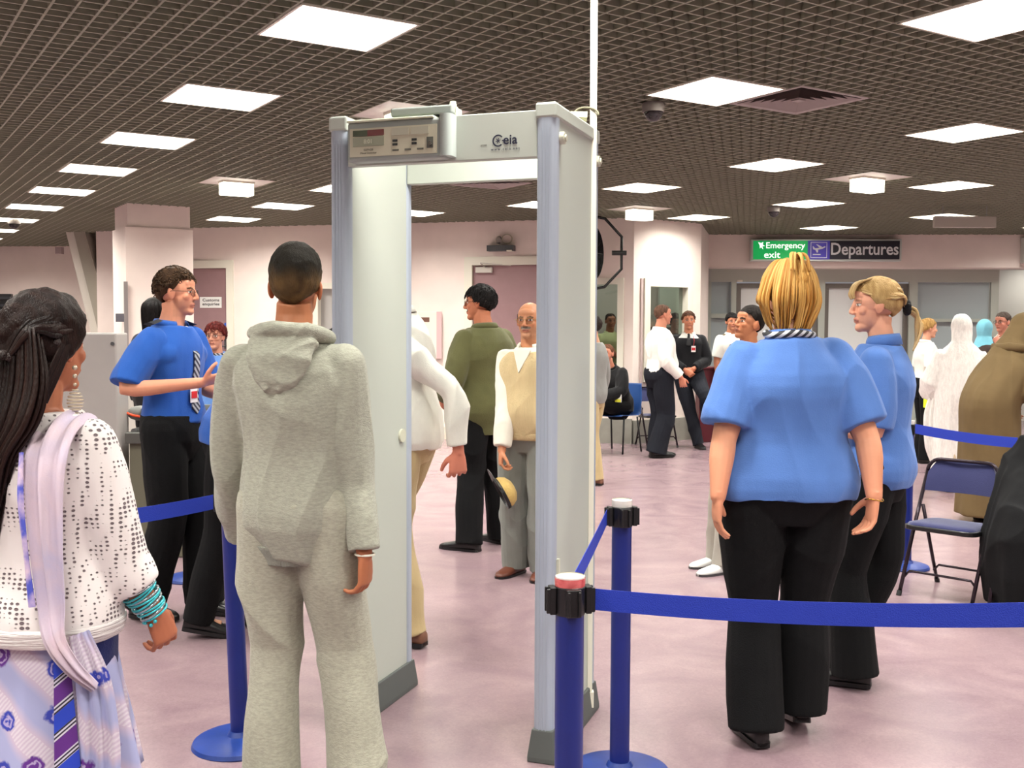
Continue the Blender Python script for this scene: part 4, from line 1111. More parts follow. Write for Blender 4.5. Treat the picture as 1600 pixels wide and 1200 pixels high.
        def mixc(mask, c, a=1.0): 
            m = (mask*a)[:, None]; col[:] = col*(1-m)+np.array(c, float)*m
        front = near & (y > .04)
        ch = np.exp(-(((x-.036)/.02)**2+((z+.025)/.02)**2))*front*.35; col[:] = col*(1-ch[:, None])+col*red*ch[:, None]
        ear = near & (x > .07) & (y < .03) & (np.abs(z+.01) < .035); col[ear] *= (1, .96, .95)
        lip = front & (x < .024) & (np.abs(z+.061) < .0105) & (y > .074); mixc(lip.astype(float), F_.get('lip', (176, 104, 92)), .55)
        mo = front & (x < .021) & (np.abs(z+.0612) < .0022) & (y > .07); mixc(mo.astype(float), (96, 54, 48), .7)
        hc = F_.get('brow', (60, 42, 30))
        br = front & (x > .013) & (x < .047) & (np.abs(z-.0225+.12*np.abs(x-.03)) < .0052); mixc(br.astype(float), hc, F_.get('browa', .85))
        sock = np.exp(-(((x-.031)/.017)**2+((z-.003)/.011)**2))*front*.25; col[:] *= (1-sock[:, None]*np.array([.7, 1, 1]))  # eye sockets: shade painted into the skin colour
        eye = front & (x > .0195) & (x < .0435) & (np.abs(z-.003) < .0058*np.sqrt(np.clip(1-((x-.0315)/.0125)**2, 0, 1))) & (y > .06)
        mixc(eye.astype(float), (228, 222, 214)); iris = eye & (np.abs(x-.0315) < .0058); mixc(iris.astype(float), F_.get('iris', (50, 36, 28)))
        lid = front & (x > .018) & (x < .045) & (np.abs(z-.0098) < .0020) & (y > .055); mixc(lid.astype(float), (70, 48, 40), .6)
        if F_.get('beard'):
            bd = near & (z < -.035) & (y > .0) & ~lip & (z > -.12); mixc(bd*np.clip((-.03-z)/.02, 0, 1), F_.get('beardc', (110, 90, 78)), F_['beard'])
            mu = front & (x < .032) & (z < -.038) & (z > -.053) & (y > .07); mixc(mu.astype(float), F_.get('beardc', (110, 90, 78)), F_['beard'])
        if F_.get('mustache'):
            mu = front & (x < .032) & (z < -.037) & (z > -.054) & (y > .066); mixc(mu.astype(float), F_['mustache'], .95)
        if F_.get('scalp'):
            sc_ = near & (z > .03-.0*y) & ((y < .055) | (z > .06)); a = .5*np.clip((z-.02)/.03, 0, 1); mixc(sc_*a, F_['scalp'], F_.get('scalpa', 1.0))
        for side in s.arms:   # warmer hands
            w_ = np.array(s.arms[side][2]); d = np.linalg.norm(p-w_, axis=1); a = np.clip(1-(d/.20), 0, 1)*.4*near.__invert__(); col[:] = col*(1-a[:, None])+col*red*a[:, None]
        setcol(me, np.clip(col, 0, 255))
        me.name = 'person'; me.materials.append(mat('skin', None, .5, vcol=True, spec=.35, var=.02, vscale=30))
        o = bpy.data.objects.new('person', me); COL.objects.link(o); o.matrix_world = s.M
        me.polygons.foreach_set('use_smooth', [True]*len(me.polygons))
        tag(o, s.label, 'person'); s.o = o; return s
    # ---- clothes
    def shirt(s, material, hem=.86, off=.016, sleeve=.42, top=1.47, flare=0, name='shirt', sleeve_k=1.0, amp=.006, voxel=None, f=9, collar=None, collar_h=.035, collar_r=None, cuff=None, open_=False, sleeve_off=None, hem_dip=0, seed=None, wave=None, extra=None, cuffw=1.0, arms=None, post=None, smooth=14):
        mb = MB(); rows = s.torso_rows(hem, top, off)
        rows = [(c, rx+flare*max(0, (1.1-c[2])/.25), ry+flare*.8*max(0, (1.1-c[2])/.25)) for c, rx, ry in rows]
        sections(mb, rows, 36, T=s.T, wave=wave)
        so = off if sleeve_off is None else sleeve_off
        for side in (arms or s.arms):
            sg = 1 if side == 'R' else -1; sh = s.arms[side][0]
            mb.tube([s.T((sg*.035, -.02, 1.442)), s.T((sg*s.sw*.55, -.018, 1.415)), sh+Vector((0, 0, -.004))], [.028+so*.5, .036+so*.6, .045+so*.7], 14)
            # chest/back fill between arm and body
            mb.ball(s.T((sg*s.sw*.66, -.002, 1.33)), (.065*s.g+so, .082+so, .085), 14, 10)
            if sleeve > 0:
                pts, rs = s.arm_chain(side, 0, sleeve, sleeve_k); rs = [r+so*(1+.25*i/12*cuffw) for i, r in enumerate(rs)]
                if cuff: rs[-1] = rs[-2]*.86; rs[-2] *= .95
                mb.tube(pts, rs, 16); mb.ball(pts[0], rs[0], 14, 10)
        if extra: extra(mb)
        me = remesh(mb, voxel or max(s.voxel, .006), smooth)
        sd = s.seed+11 if seed is None else seed
        folds(me, amp, f, sd); folds(me, amp*.45, f*2, sd+3, stretch=(1.3, 1.3, .45))
        if post: post(me)
        o = link(me, name, s.o, material); s.top = o
        if collar:
            s.collar(collar, collar_h, collar_r)
        return o
    def collar(s, material, h=.035, r=None, name='collar', open_=.55, z=1.468):
        r = r or (.066 if s.female else .073)
        f = MB(); n = 28; vs = []
        for k in range(5):
            for j in range(n+1):
                a = pi/2+open_+(2*pi-2*open_)*j/n
                fr = abs(sin((a-pi/2)/2))            # 0 front .. 1 back
                rr = r*(1.0, .93, .97, 1.08, 1.2)[k]; zz = z+(0, h*.6, h, h*.7, .002)[k]-.022*(1-fr); yy = -.012
                if k == 4: zz -= .006*(1-fr)
                p = Vector((rr*cos(a)*1.06, yy+rr*sin(a), zz)); vs.append(s.T(p))
        f.add(vs, [(i*(n+1)+j, i*(n+1)+j+1, (i+1)*(n+1)+j+1, (i+1)*(n+1)+j) for i in range(4) for j in range(n)])
        o = f.obj(name, s.o, material, smooth=True); md = o.modifiers.new('t', 'SOLIDIFY'); md.thickness = .003; return o
    def trousers(s, material, top=1.02, off=.016, flare=0, hem=None, k=1.0, amp=.006, name='trousers', voxel=None, f=8, break_=.0, thigh=1.0, post=None):
        mb = MB(); sections(mb, s.torso_rows(.80, top, off*.9), 32, T=s.T)
        for side, (hp, kn, an, fd, fp) in s.legs.items():
            g = .45+.55*s.g; end = an+Vector((0, 0, -.045 if hem is None else hem))+(an-kn).normalized()*0
            pts = path([hp+Vector((0, 0, .03)), hp.lerp(kn, .45), kn, kn.lerp(end, .5), end], 5)
            rr = lerp_r([.094*g*thigh+off*.6, .086*g*thigh+off*.7, .060*g+off, .056*g+off*1.2+flare*.4, .046+off*1.3+flare], len(pts))
            mb.tube(pts, [r*k for r in rr], 18); mb.ball(pts[0], rr[0]*k, 14, 10)
        me = remesh(mb, voxel or max(s.voxel, .006), 4); folds(me, amp, f, s.seed+31, stretch=(1, 1, .8))
        if post: post(me)
        return link(me, name, s.o, material)
    def shoes(s, material, sole=None, l=.27, w=.047, heel=0, h=.07, hi=False):
        for side, (hp, kn, an, fd, fp) in s.legs.items():
            f = MB(); fdh = Vector((fd.x, fd.y, 0)).normalized(); lat_ = Vector((fdh.y, -fdh.x, 0)); up = Vector((0, 0, 1))
            R = Matrix.Rotation(-fp, 3, lat_) if fp else Matrix.Identity(3)
            org = Vector((an.x, an.y, an.z-.09))
            rows = [(-.075, .026, .060), (-.06, .034, .075), (-.02, .037, .085 if not hi else .11), (.03, .040, .082 if not hi else .10), (.08, .046, .062), (.13, .048, .048), (.17, .042, .040), (.195, .028, .030), (.205, .012, .02)]
            sc = l/.28; n = 16; vs = []
            for y, rx, hh in rows:
                rx *= w/.047
                for j in range(n):
                    a = 2*pi*j/n; X = rx*math.copysign(abs(cos(a))**.8, cos(a)); Z = hh/2+hh/2*math.copysign(abs(sin(a))**.7, sin(a))
                    v = lat_*X+fdh*y*sc+up*Z; vs.append(org+R @ v)
            k = len(rows); f.add(vs, [(i*n+j, i*n+(j+1) % n, (i+1)*n+(j+1) % n, (i+1)*n+j) for i in range(k-1) for j in range(n)]+[tuple(range(n-1, -1, -1)), tuple(range((k-1)*n, k*n))])
            o = f.obj('shoe', s.o, material, smooth=True)
            f = MB(); vs = []
            out = [(r[0]*sc, r[1]*w/.047+.003) for r in rows]; ring = [(x, y) for y, x in out]+[(-x, y) for y, x in reversed(out)]
            for zz in (-.002, .016):
                vs += [org+R @ (lat_*x+fdh*y+up*zz) for x, y in ring]
            m = len(ring); f.add(vs, [tuple(range(m-1, -1, -1)), tuple(range(m, 2*m))]+[(i, (i+1) % m, (i+1) % m+m, i+m) for i in range(m)])
            f.obj('sole', o, sole or BLACK)
        return s
    # ---- hair
    def hair_cap(s, color, th=.012, front=.045, side=-.01, back=-.045, top=0, noise=.004, f=60, seed=5, name='hair', spiky=0, rough=.6, color2=None, topc=None, temple=.062, bald=None, fade=0):
        """shell over the skull; front/side/back: lower edge heights"""
        nu, nv = 72, 34; M = s.HEAD; vs = []; c = np.array((0, -.012, .024))
        R = np.array((.0765, .0955, .089)); rs = np.random.RandomState(seed)
        outer = []; inner = []
        for i in range(nu):
            ph = 2*pi*i/nu; fr = -cos(ph)                 # ph=0 front(+y)... handled below
            dirx, diry = sin(ph), cos(ph)                 # diry=1 front
            if diry > .55: lo = front
            elif diry > .0: lo = side+(front-side)*(diry/.55)**1.6
            else: lo = side+(back-side)*(-diry)**1.2
            el0 = math.asin(max(-.95, min(.95, (lo-c[2])/R[2])))
            for j in range(nv):
                t = j/(nv-1); el = el0+(pi/2-el0)*t
                d = np.array((dirx*cos(el), diry*cos(el), sin(el))); b = c+d*R
                edge = min(1, t*6); 
                tt = th*(.25+.75*edge)+top*max(0, d[2])**1.5
                if fade: tt *= (1-fade)+fade*max(0, min(1, (d[2]+.2)/.7))
                outer.append(b+d*tt); inner.append(b-d*.012)
        O = np.array(outer); I = np.array(inner)
        N = (O-c); N /= np.linalg.norm(N, axis=1)[:, None]
        O = O+N*(noise*(wav(O, f, seed)+.6*wav(O, f*2.2, seed+1)))[:, None]
        if spiky:
            k = rs.rand(len(O)) < .3; O[k] += N[k]*(spiky*rs.rand(k.sum()))[:, None]
        zz_ = np.concatenate([O[:, 2], I[:, 2]])
        def tr(A): 
            Mm = np.array(M); return A @ Mm[:3, :3].T+Mm[:3, 3]
        O, I = tr(O), tr(I); n = nu*nv; mb = MB(); F_ = []
        for i in range(nu):
            i2 = (i+1) % nu
            for j in range(nv-1):
                a, b, c_, d_ = i*nv+j, i2*nv+j, i2*nv+j+1, i*nv+j+1
                F_ += [(a, b, c_, d_), (n+a, n+d_, n+c_, n+b)]
            F_.append((i*nv, n+i*nv, n+i2*nv, i2*nv))
        mb.add([tuple(v) for v in O]+[tuple(v) for v in I], F_)
        me = mb.mesh(name); p = getco(me); col = np.tile(np.array(color, float), (len(p), 1))
        c2 = np.array(color2 if color2 else [v*.7 for v in color], float); a = np.clip(.5+.5*wav(p*np.array((1, 1, .4)), 130, seed+2), 0, 1)[:, None]; col = col*(1-a)+c2*a
        if topc is not None: a = np.clip((zz_-.015+.01*wav(p, 60, 4))/.055, 0, 1)[:, None]; col = col*(1-a)+np.array(topc, float)*a
        setcol(me, np.clip(col, 0, 255))
        return link(me, name, s.o, mat('hair_%d' % int(rough*10), None, rough, vcol=True, spec=.12, bump=.5, bscale=300, stretch=(1, 1, .25)))
    def locks(s, strands, color, color2=None, name='hair_lock', rough=.5, parent=None, head_space=True, flat=.6, seed=3):
        """strands: list of (points, r0, r1)"""
        mb = MB(); rs = np.random.RandomState(seed); cols = []
        c1 = np.array(color, float); c2 = np.array(color2 if color2 else [v*.65 for v in color], float); M = s.HEAD
        for pts, r0, r1 in strands:
            ps = path(pts, 5); 
            if head_space: ps = [M @ p for p in ps]
            k = len(ps); rr = [(r0*math.sin(pi*min(1, .25+.75*min(1, i/(k*.35)))/1.0/2*1.0) if i < k*.35 else r0+(r1-r0)*(i-k*.35)/(k*.65)) for i in range(k)]
            n0 = len(mb.v); mb.tube(ps, rr, 7, flat=flat); a = rs.rand(); cc = c1*(1-a)+c2*a
            cols += [cc*(.92+.16*rs.rand())]*(len(mb.v)-n0)
        me = mb.mesh(name); setcol(me, np.clip(np.array(cols), 0, 255))
        return link(me, name, parent or s.o, mat('lock_%d' % int(rough*10), None, rough, vcol=True, spec=.2, bump=.35, bscale=250, stretch=(1, 1, .2)))
    def tufts(s, n, color, color2=None, ln=.03, out=.012, front=.06, side=.02, back=-.03, r=.0035, comb=(0, .6, -.5), seed=9, name='hair_tufts', th=.012, top=.0, rough=.6):
        rs_ = np.random.RandomState(seed); st = []; c = Vector((0, -.012, .024)); R = Vector((.0765+th, .0955+th, .089+th+top)); k = 0
        while k < n:
            d = Vector(rs_.randn(3)).normalized()
            lo = front if d.y > .55 else (side+(front-side)*(max(0, d.y)/.55) if d.y > 0 else side+(back-side)*(-d.y))
            q = Vector((d.x*R.x, d.y*R.y, d.z*R.z))+c
            if q.z < lo+.004: continue
            k += 1; t = Vector(comb)+Vector(rs_.randn(3))*.35+Vector((d.x*.5, 0, 0)); t = (t-d*t.dot(d)).normalized()
            L = ln*(.6+.8*rs_.rand()); q0 = q-d*.006
            st.append(([q0, q0+t*L*.5+d*(out*.7+.004), q0+t*L+d*(out*.6-.0)], r, r*.3))
        return s.locks(st, color, color2, name=name, rough=rough)
    def H(s, x, y, z): return s.HEAD @ Vector((x, y, z))
    def glasses(s, rgb=(60, 50, 45), r=.0175):
        f = MB(); GM = mat('glasses_metal_%d' % rgb[0], rgb, .3, metal=.7)
        for sg in (-1, 1):
            c = Vector((sg*.032, .093, .0)); ring = [s.H(c.x+(r+.004)*cos(a), c.y-.004*abs(cos(a))*(1 if sg*cos(a) > 0 else 0), c.z+r*sin(a)) for a in np.linspace(0, 2*pi, 21)]
            f.tube(ring, .0013, 6, caps=False)
            f.tube([s.H(sg*(.032+r+.004), .089, .005), s.H(sg*.074, .075, .006), s.H(sg*.083, .0, .006), s.H(sg*.082, -.015, -.006)], .0014, 6)
        f.tube([s.H(-.0105, .094, .003), s.H(0, .098, .006), s.H(.0105, .094, .003)], .0013, 6)
        o = f.obj('glasses', s.o, GM, smooth=True)
        f = MB()
        for sg in (-1, 1):
            vs = [s.H(sg*.032+(r+.003)*cos(a), .0925, r*.95*sin(a)) for a in np.linspace(0, 2*pi, 17)[:-1]]; f.add(vs, [tuple(range(16))])
        f.obj('lens', o, glass_mat('lens_glass', (235, 235, 235))); return o
    def tie(s, material, l=.38, name='tie', w=.032, knot=True, sway=0, yoff=.0):
        f = MB(); vs = []; n = 14
        def front(z):
            rows = s.torso_rows(z, z+.001, .026); return rows[0][0][1]+rows[0][2]
        z0 = 1.452
        for i in range(n+1):
            t = i/n; z = z0-l*t; ww = (.012+(w-.012)*t) if i < n-1 else w*(1.0 if i == n-1 else .05)
            y = front(min(z, 1.40))*min(1, .62+.9*t)+.002+yoff if z > 1.34 else front(z)+.004+yoff
            for x in (-ww, ww): vs += [s.T((x+sway*t, y, z)), s.T((x+sway*t, y+.006, z))]
        fs = []
        for i in range(n): o = i*4; fs += [(o, o+2, o+6, o+4), (o+1, o+5, o+7, o+3), (o, o+4, o+5, o+1), (o+2, o+3, o+7, o+6)]
        f.add(vs, fs+[(0, 1, 3, 2)])
        if knot: f.ball(s.T((0, front(1.40)*.62+.006, z0+.002)), (.017, .012, .017), 10, 8)
        return f.obj(name, s.o, material, smooth=.9)
def stripes(name, c1, c2, scale=22, rot=.8, rough=.6, width=.5):
    if name in _m: return _m[name]
    m = bpy.data.materials.new(name); m.use_nodes = True; _m[name] = m; nt = m.node_tree; b = nt.nodes['Principled BSDF']; N = nt.nodes.new; Lk = nt.links.new
    tc = N('ShaderNodeTexCoord'); mp = N('ShaderNodeMapping'); mp.inputs['Rotation'].default_value = (0, rot, 0); Lk(tc.outputs['Object'], mp.inputs[0])
    wv = N('ShaderNodeTexWave'); wv.inputs['Scale'].default_value = scale; wv.bands_direction = 'Z'; Lk(mp.outputs[0], wv.inputs[0])
    cr = N('ShaderNodeValToRGB'); cr.color_ramp.elements[0].color = srgb(c1); cr.color_ramp.elements[1].color = srgb(c2)
    cr.color_ramp.elements[0].position = width-.06; cr.color_ramp.elements[1].position = width+.06
    Lk(wv.outputs[1], cr.inputs[0]); Lk(cr.outputs[0], b.inputs['Base Color']); b.inputs['Roughness'].default_value = rough
    return m
# ================================================================ PEOPLE: THE SIX NEAREST
def cloth(name, rgb=None, **k):
    k.setdefault('bump', .25); k.setdefault('bscale', 220); k.setdefault('rough', .85); k.setdefault('sheen', .12); k.setdefault('var', .05); k.setdefault('spec', .2)
    return mat(name, rgb, **k)
BLUE_S = cloth('uniform_blue_blouse', (82, 118, 184), bump=.15)
BLUE_D = cloth('uniform_blue_shirt', (38, 86, 168), bump=.15)
BLK_T = cloth('black_trouser_wool', (11, 11, 13), sheen=0, var=.1)
LEATH = mat('black_leather', (20, 19, 20), .3)
GOLD = mat('gold', (214, 170, 80), .2, metal=1)

# --- blonde officer from behind, right foreground
p = Person('heavyset blonde officer in pale blue short-sleeved blouse seen from behind', (.985, 3.80, 0), radians(4), h=1.72, g=1.36, skin=(214, 150, 118), voxel=.0038, female=True, seed=1, head=(.12, .05, .05))
p.arm('L', p.L(1130, 690, 3.72), p.L(1122, 775, 3.66), hdir=(-.02, .1, -1), curl=.3)
p.arm('R', p.L(1357, 688, 3.74), p.L(1366, 775, 3.66), hdir=(-.06, .12, -1), curl=.42)
p.leg('L', (-.105, .03, .50), (-.115, -.06, .10), (-.1, 1, 0)); p.leg('R', (.10, .06, .50), (.085, .05, .13), (.15, 1, 0), fpitch=.25)
p.build_body()
p.shirt(BLUE_S, hem=.895, off=.032, sleeve=.40, amp=.015, f=6, flare=.012, sleeve_off=.034, voxel=.0055)
p.collar(BLUE_S, .04, .072)
sc_m = stripes('scarf_black_stripes', (24, 24, 30), (180, 180, 186), 16, .7)
f = MB(); f.tube([p.T((.082*cos(a), -.01+.082*sin(a), 1.487+.004*sin(3*a))) for a in np.linspace(0, 2*pi, 29)], .014, 8, caps=False); f.obj('neck_scarf', p.o, sc_m, smooth=True)
p.trousers(BLK_T, top=.97, off=.020, flare=.028, amp=.005, thigh=1.05)
p.shoes(LEATH, l=.25, w=.042)
p.hair_cap((196, 148, 78), th=.013, front=.05, side=-.03, back=-.06, noise=.004, color2=(150, 100, 44))
rs = np.random.RandomState(4); st = []
for k in range(120):                                  # layers falling over the back of the head from the crown
    ph = radians(rs.uniform(-105, 105)); sx, cy = sin(ph), -cos(ph); e0 = rs.uniform(.045, .100)
    bx, by = sx*.060, cy*.072-.012
    out = rs.uniform(1.12, 1.36); zend = rs.uniform(-.16, -.085) if abs(ph) < 1.3 else rs.uniform(-.13, -.06)
    st.append(([(bx*.35, by*.35, .118), (bx*.95, by*.95, .104), (sx*.086*1.06, cy*.100*1.0-.012, .045), (sx*.088*out*.96, cy*.104*out*.86-.008, -.03), (sx*.078*out*.85, cy*.092*out*.8-.004, zend*.8), (sx*.05*out+rs.uniform(-.012, .012), cy*.085*out*.8, zend)], rs.uniform(.007, .012), .002))
for k in range(10):                                   # the short clipped-up tuft on top
    a = rs.uniform(-1, 1); st.append(([(a*.02, -.06, .10), (a*.03, -.075, .135), (a*.05, -.10, .12), (a*.055, -.115, .07)], .009, .003))
p.locks(st, (222, 178, 104), (160, 108, 46))
w_ = p.arms['R'][2]; f = MB(); f.tube([w_+Vector((.032*cos(a), .032*sin(a)*.8, -.012+.004*sin(a*2))) for a in np.linspace(0, 2*pi, 25)], .0022, 6, caps=False); f.obj('bracelet', p.o, GOLD, smooth=True)
BW = p

# --- ponytailed officer in profile
p = Person('blonde ponytailed officer in blue blouse, seen in profile facing left', (1.52, 4.40, 0), radians(64), h=1.69, g=1.12, skin=(222, 160, 132), voxel=.0036, female=True, seed=2, head=(.32, .04, 0),
           face={'brow': (150, 110, 80), 'browa': .5, 'iris': (60, 60, 60), 'nose': 1.0})
p.arm('L', (-.20, -.02, 1.10), (-.14, .22, 1.13), hdir=(.2, .6, .55), palm=(.7, .3, .2), curl=.6)
p.arm('R', (.20, .06, 1.12), p.L(1356, 592, 4.52), hdir=(-.1, .25, 1), palm=(-.6, .6, .1), curl=.7)
p.leg('L', (-.09, .10, .50), (-.10, .06, .10), (0, 1, 0)); p.leg('R', (.09, -.02, .50), (.09, .20, .10), (0, 1, 0))
p.build_body()
p.shirt(BLUE_S, hem=.86, off=.024, sleeve=.46, amp=.007, flare=.012, sleeve_off=.026, voxel=.0055)
p.collar(BLUE_S, .05, .068)
p.trousers(BLK_T, top=.99, off=.016, flare=.035, amp=.004); p.shoes(LEATH, l=.25, w=.04)
p.hair_cap((196, 164, 112), th=.010, front=.052, side=-.012, back=-.05, noise=.002, color2=(164, 130, 82))
st = []
for k in range(90):                                   # hair drawn back to the band
    a = rs.uniform(-1, 1); y0 = rs.uniform(-.04, .07); z0 = .115*math.sqrt(max(.05, 1-a*a))*.9-.0
    sx = math.copysign(min(.080, abs(a)*.086), a)
    st.append(([(sx*.8, y0, z0*.86+.012), (sx*1.02, y0-.05, z0*.75), (sx*.78, -.105, .02+z0*.25), (sx*.16, -.122, -.012)], .0055, .003))
for k in range(26):                                   # fringe
    a = rs.uniform(-.9, .9); st.append(([(a*.045, .02, .112), (a*.058, .075, .095), (a*.064, .098, .055), (a*.068, .094, .028+.008*rs.rand())], .0065, .002))
for k in range(34):                                   # tail
    a, b = rs.uniform(-.02, .02), rs.uniform(-.014, .014); st.append(([(a*.5, -.128, -.02+b), (a, -.165, -.045+b), (a*1.1, -.178+b, -.10), (a*.8+b, -.165, -.165), (a*.3, -.150, -.20)], .0062, .002))
p.locks(st, (222, 194, 142), (168, 130, 80))
f = MB(); c = Vector((0, -.130, -.016))
for k in range(9): q = 2*pi*k/9; f.ball(p.H(0+.020*cos(q), c.y, c.z+.020*sin(q)), .015, 10, 8)
f.obj('hair_band', p.o, mat('velvet_black', (14, 14, 18), .9), smooth=True)
PW = p

# --- boy in grey tracksuit
HOOD = cloth('grey_marl_fleece', (158, 158, 144), var=.12, vscale=60, stretch=(1, 1, 3), bump=.35, bscale=160, rough=.95)
HOOD2 = cloth('grey_marl_jersey', (164, 162, 146), var=.12, vscale=60, stretch=(1, 1, 3), bump=.35, bscale=160, rough=.95)
p = Person('boy with cropped dark hair in a grey hooded tracksuit, seen from behind', (-.665, 3.25, 0), radians(-8), h=1.71, g=.92, skin=(176, 112, 78), voxel=.0038, seed=3, head=(.12, .0, .03), face={'scalp': (70, 52, 38), 'scalpa': 1.3})
p.arm('R', p.L(556, 765, 3.22), p.L(570, 868, 3.16), hdir=(-.02, .12, -1), palm=(-1, .2, 0), curl=.55)
p.arm('L', p.L(366, 735, 3.36), p.L(378, 840, 3.52), hdir=(.1, .4, -1), curl=.5)
p.leg('L', (-.085, .03, .50), (-.07, -.04, .10), (-.1, 1, 0)); p.leg('R', (.145, .05, .50), (.205, -.02, .10), (.25, 1, 0))
p.build_body()
p.shirt(HOOD, hem=.80, off=.034, sleeve=.97, amp=.018, f=6, sleeve_off=.030, voxel=.0055, top=1.475, name='hoodie', cuff=True, cuffw=.4)
f = MB(); sections(f, [((c[0], c[1], c[2]), rx+.0, ry+.0) for c, rx, ry in p.torso_rows(.78, .84, .032)], 36, T=p.T); me = remesh(f, .006, 2); link(me, 'waistband', p.o, cloth('grey_rib', (140, 142, 130), bump=.6, bscale=80, stretch=(4, 4, .2)))
# hood lying on the back: rolled rim round the neck and a hanging pouch
f = MB()
f.tube([p.T((.105*cos(a), -.020+.098*sin(a), 1.475+.032*(-sin(a))*.6+.012)) for a in np.linspace(-pi*1.32, pi*.32, 26)], [.016]+[.026]*24+[.016], 12, flat=1.25)
f.tube([p.T((.0, -.10, 1.475)), p.T((.0, -.135, 1.42)), p.T((-.01, -.145, 1.35)), p.T((-.015, -.135, 1.305))], [.105, .105, .070, .022], 18, flat=.34, up=(1, 0, 0))
f.tube([p.T((.085, -.085, 1.47)), p.T((.06, -.135, 1.40)), p.T((.0, -.155, 1.325))], [.026, .022, .012], 10)
f.tube([p.T((-.09, -.085, 1.47)), p.T((-.075, -.135, 1.40)), p.T((-.03, -.155, 1.325))], [.026, .022, .012], 10)
me = remesh(f, .005, 4); folds(me, .005, 16, 5, stretch=(1, 1, 1.6)); link(me, 'hood', p.o, HOOD)
p.trousers(HOOD2, top=.98, off=.026, flare=.016, amp=.020, f=6, name='jogging_trousers', voxel=.0055, thigh=1.08, hem=-.06)
p.shoes(mat('trainer_white', (220, 220, 216), .5), l=.29)
p.hair_cap((96, 74, 46), th=.005, front=.05, side=-.005, back=-.055, top=.026, noise=.0016, f=120, topc=(30, 26, 20), color2=(74, 56, 36), fade=.55)
p.tufts(500, (30, 26, 20), (24, 20, 16), ln=.016, out=.004, front=.062, side=.075, back=.07, th=.006, top=.020, comb=(0, .5, .3), r=.004)
w_ = p.arms['R'][2]; f = MB(); f.tube([w_+Vector((.029*cos(a), .029*sin(a)*.85, .004)) for a in np.linspace(0, 2*pi, 21)], .0035, 6, caps=False); f.obj('wristband', p.o, WHITE)
HB = p

# --- girl, left foreground
p = Person('dark-haired girl in white crochet top and patterned violet dress, left foreground', (-1.07, 2.42, 0), radians(-14), h=1.53, g=.98, skin=(176, 108, 78), voxel=.0038, female=True, seed=4, head=(-.16, .0, .0), headscale=1.07)
p.arm('R', p.L(188, 880, 2.42), p.L(240, 955, 2.46), hdir=(.25, .35, -1), palm=(-.9, .3, -.1), curl=.75)
p.arm('L', (-.24, -.02, 1.12), (-.26, .06, .90), curl=.4)
p.stdlegs(); p.build_body()
def crochet():
    m = bpy.data.materials.new('white_crochet'); m.use_nodes = True; nt = m.node_tree; b = nt.nodes['Principled BSDF']; N = nt.nodes.new; Lk = nt.links.new
    tc = N('ShaderNodeTexCoord'); mp = N('ShaderNodeMapping'); mp.inputs['Scale'].default_value = (64, 64, 84); Lk(tc.outputs['Object'], mp.inputs[0])
    vo = N('ShaderNodeTexVoronoi'); vo.inputs['Scale'].default_value = 1; vo.inputs['Randomness'].default_value = .2; Lk(mp.outputs[0], vo.inputs['Vector'])
    n = N('ShaderNodeTexNoise'); n.inputs['Scale'].default_value = 7; Lk(tc.outputs['Object'], n.inputs['Vector'])
    th = N('ShaderNodeMapRange'); th.inputs[1].default_value = .35; th.inputs[2].default_value = .65; th.inputs[3].default_value = .20; th.inputs[4].default_value = .40; Lk(n.outputs['Fac'], th.inputs[0])
    lt = N('ShaderNodeMath'); lt.operation = 'SUBTRACT'; Lk(vo.outputs['Distance'], lt.inputs[0]); Lk(th.outputs[0], lt.inputs[1])
    r = N('ShaderNodeMapRange'); r.inputs[1].default_value = -.05; r.inputs[2].default_value = .06; Lk(lt.outputs[0], r.inputs[0])
    mx = N('ShaderNodeMix'); mx.data_type = 'RGBA'; mx.inputs[6].default_value = srgb((112, 98, 102)); mx.inputs[7].default_value = srgb((232, 224, 222)); Lk(r.outputs[0], mx.inputs[0]); Lk(mx.outputs[2], b.inputs['Base Color'])
    bp = N('ShaderNodeBump'); bp.inputs['Strength'].default_value = .9; bp.inputs['Distance'].default_value = .006; Lk(r.outputs[0], bp.inputs['Height']); Lk(bp.outputs[0], b.inputs['Normal'])
    b.inputs['Roughness'].default_value = .85; return m
CRO = crochet()
p.shirt(CRO, hem=.90, off=.030, sleeve=.74, amp=.005, flare=.02, sleeve_off=.026, voxel=.006, name='crochet_top', cuffw=1.2)
f = MB(); sections(f, [(c, rx, ry) for c, rx, ry in p.torso_rows(.885, .935, .050)], 40, T=p.T); me = remesh(f, .006, 2); link(me, 'ribbed_hem', p.o, mat('crochet_rib', (228, 220, 218), .85, bump=1.0, bscale=40, stretch=(.3, .3, 5)))
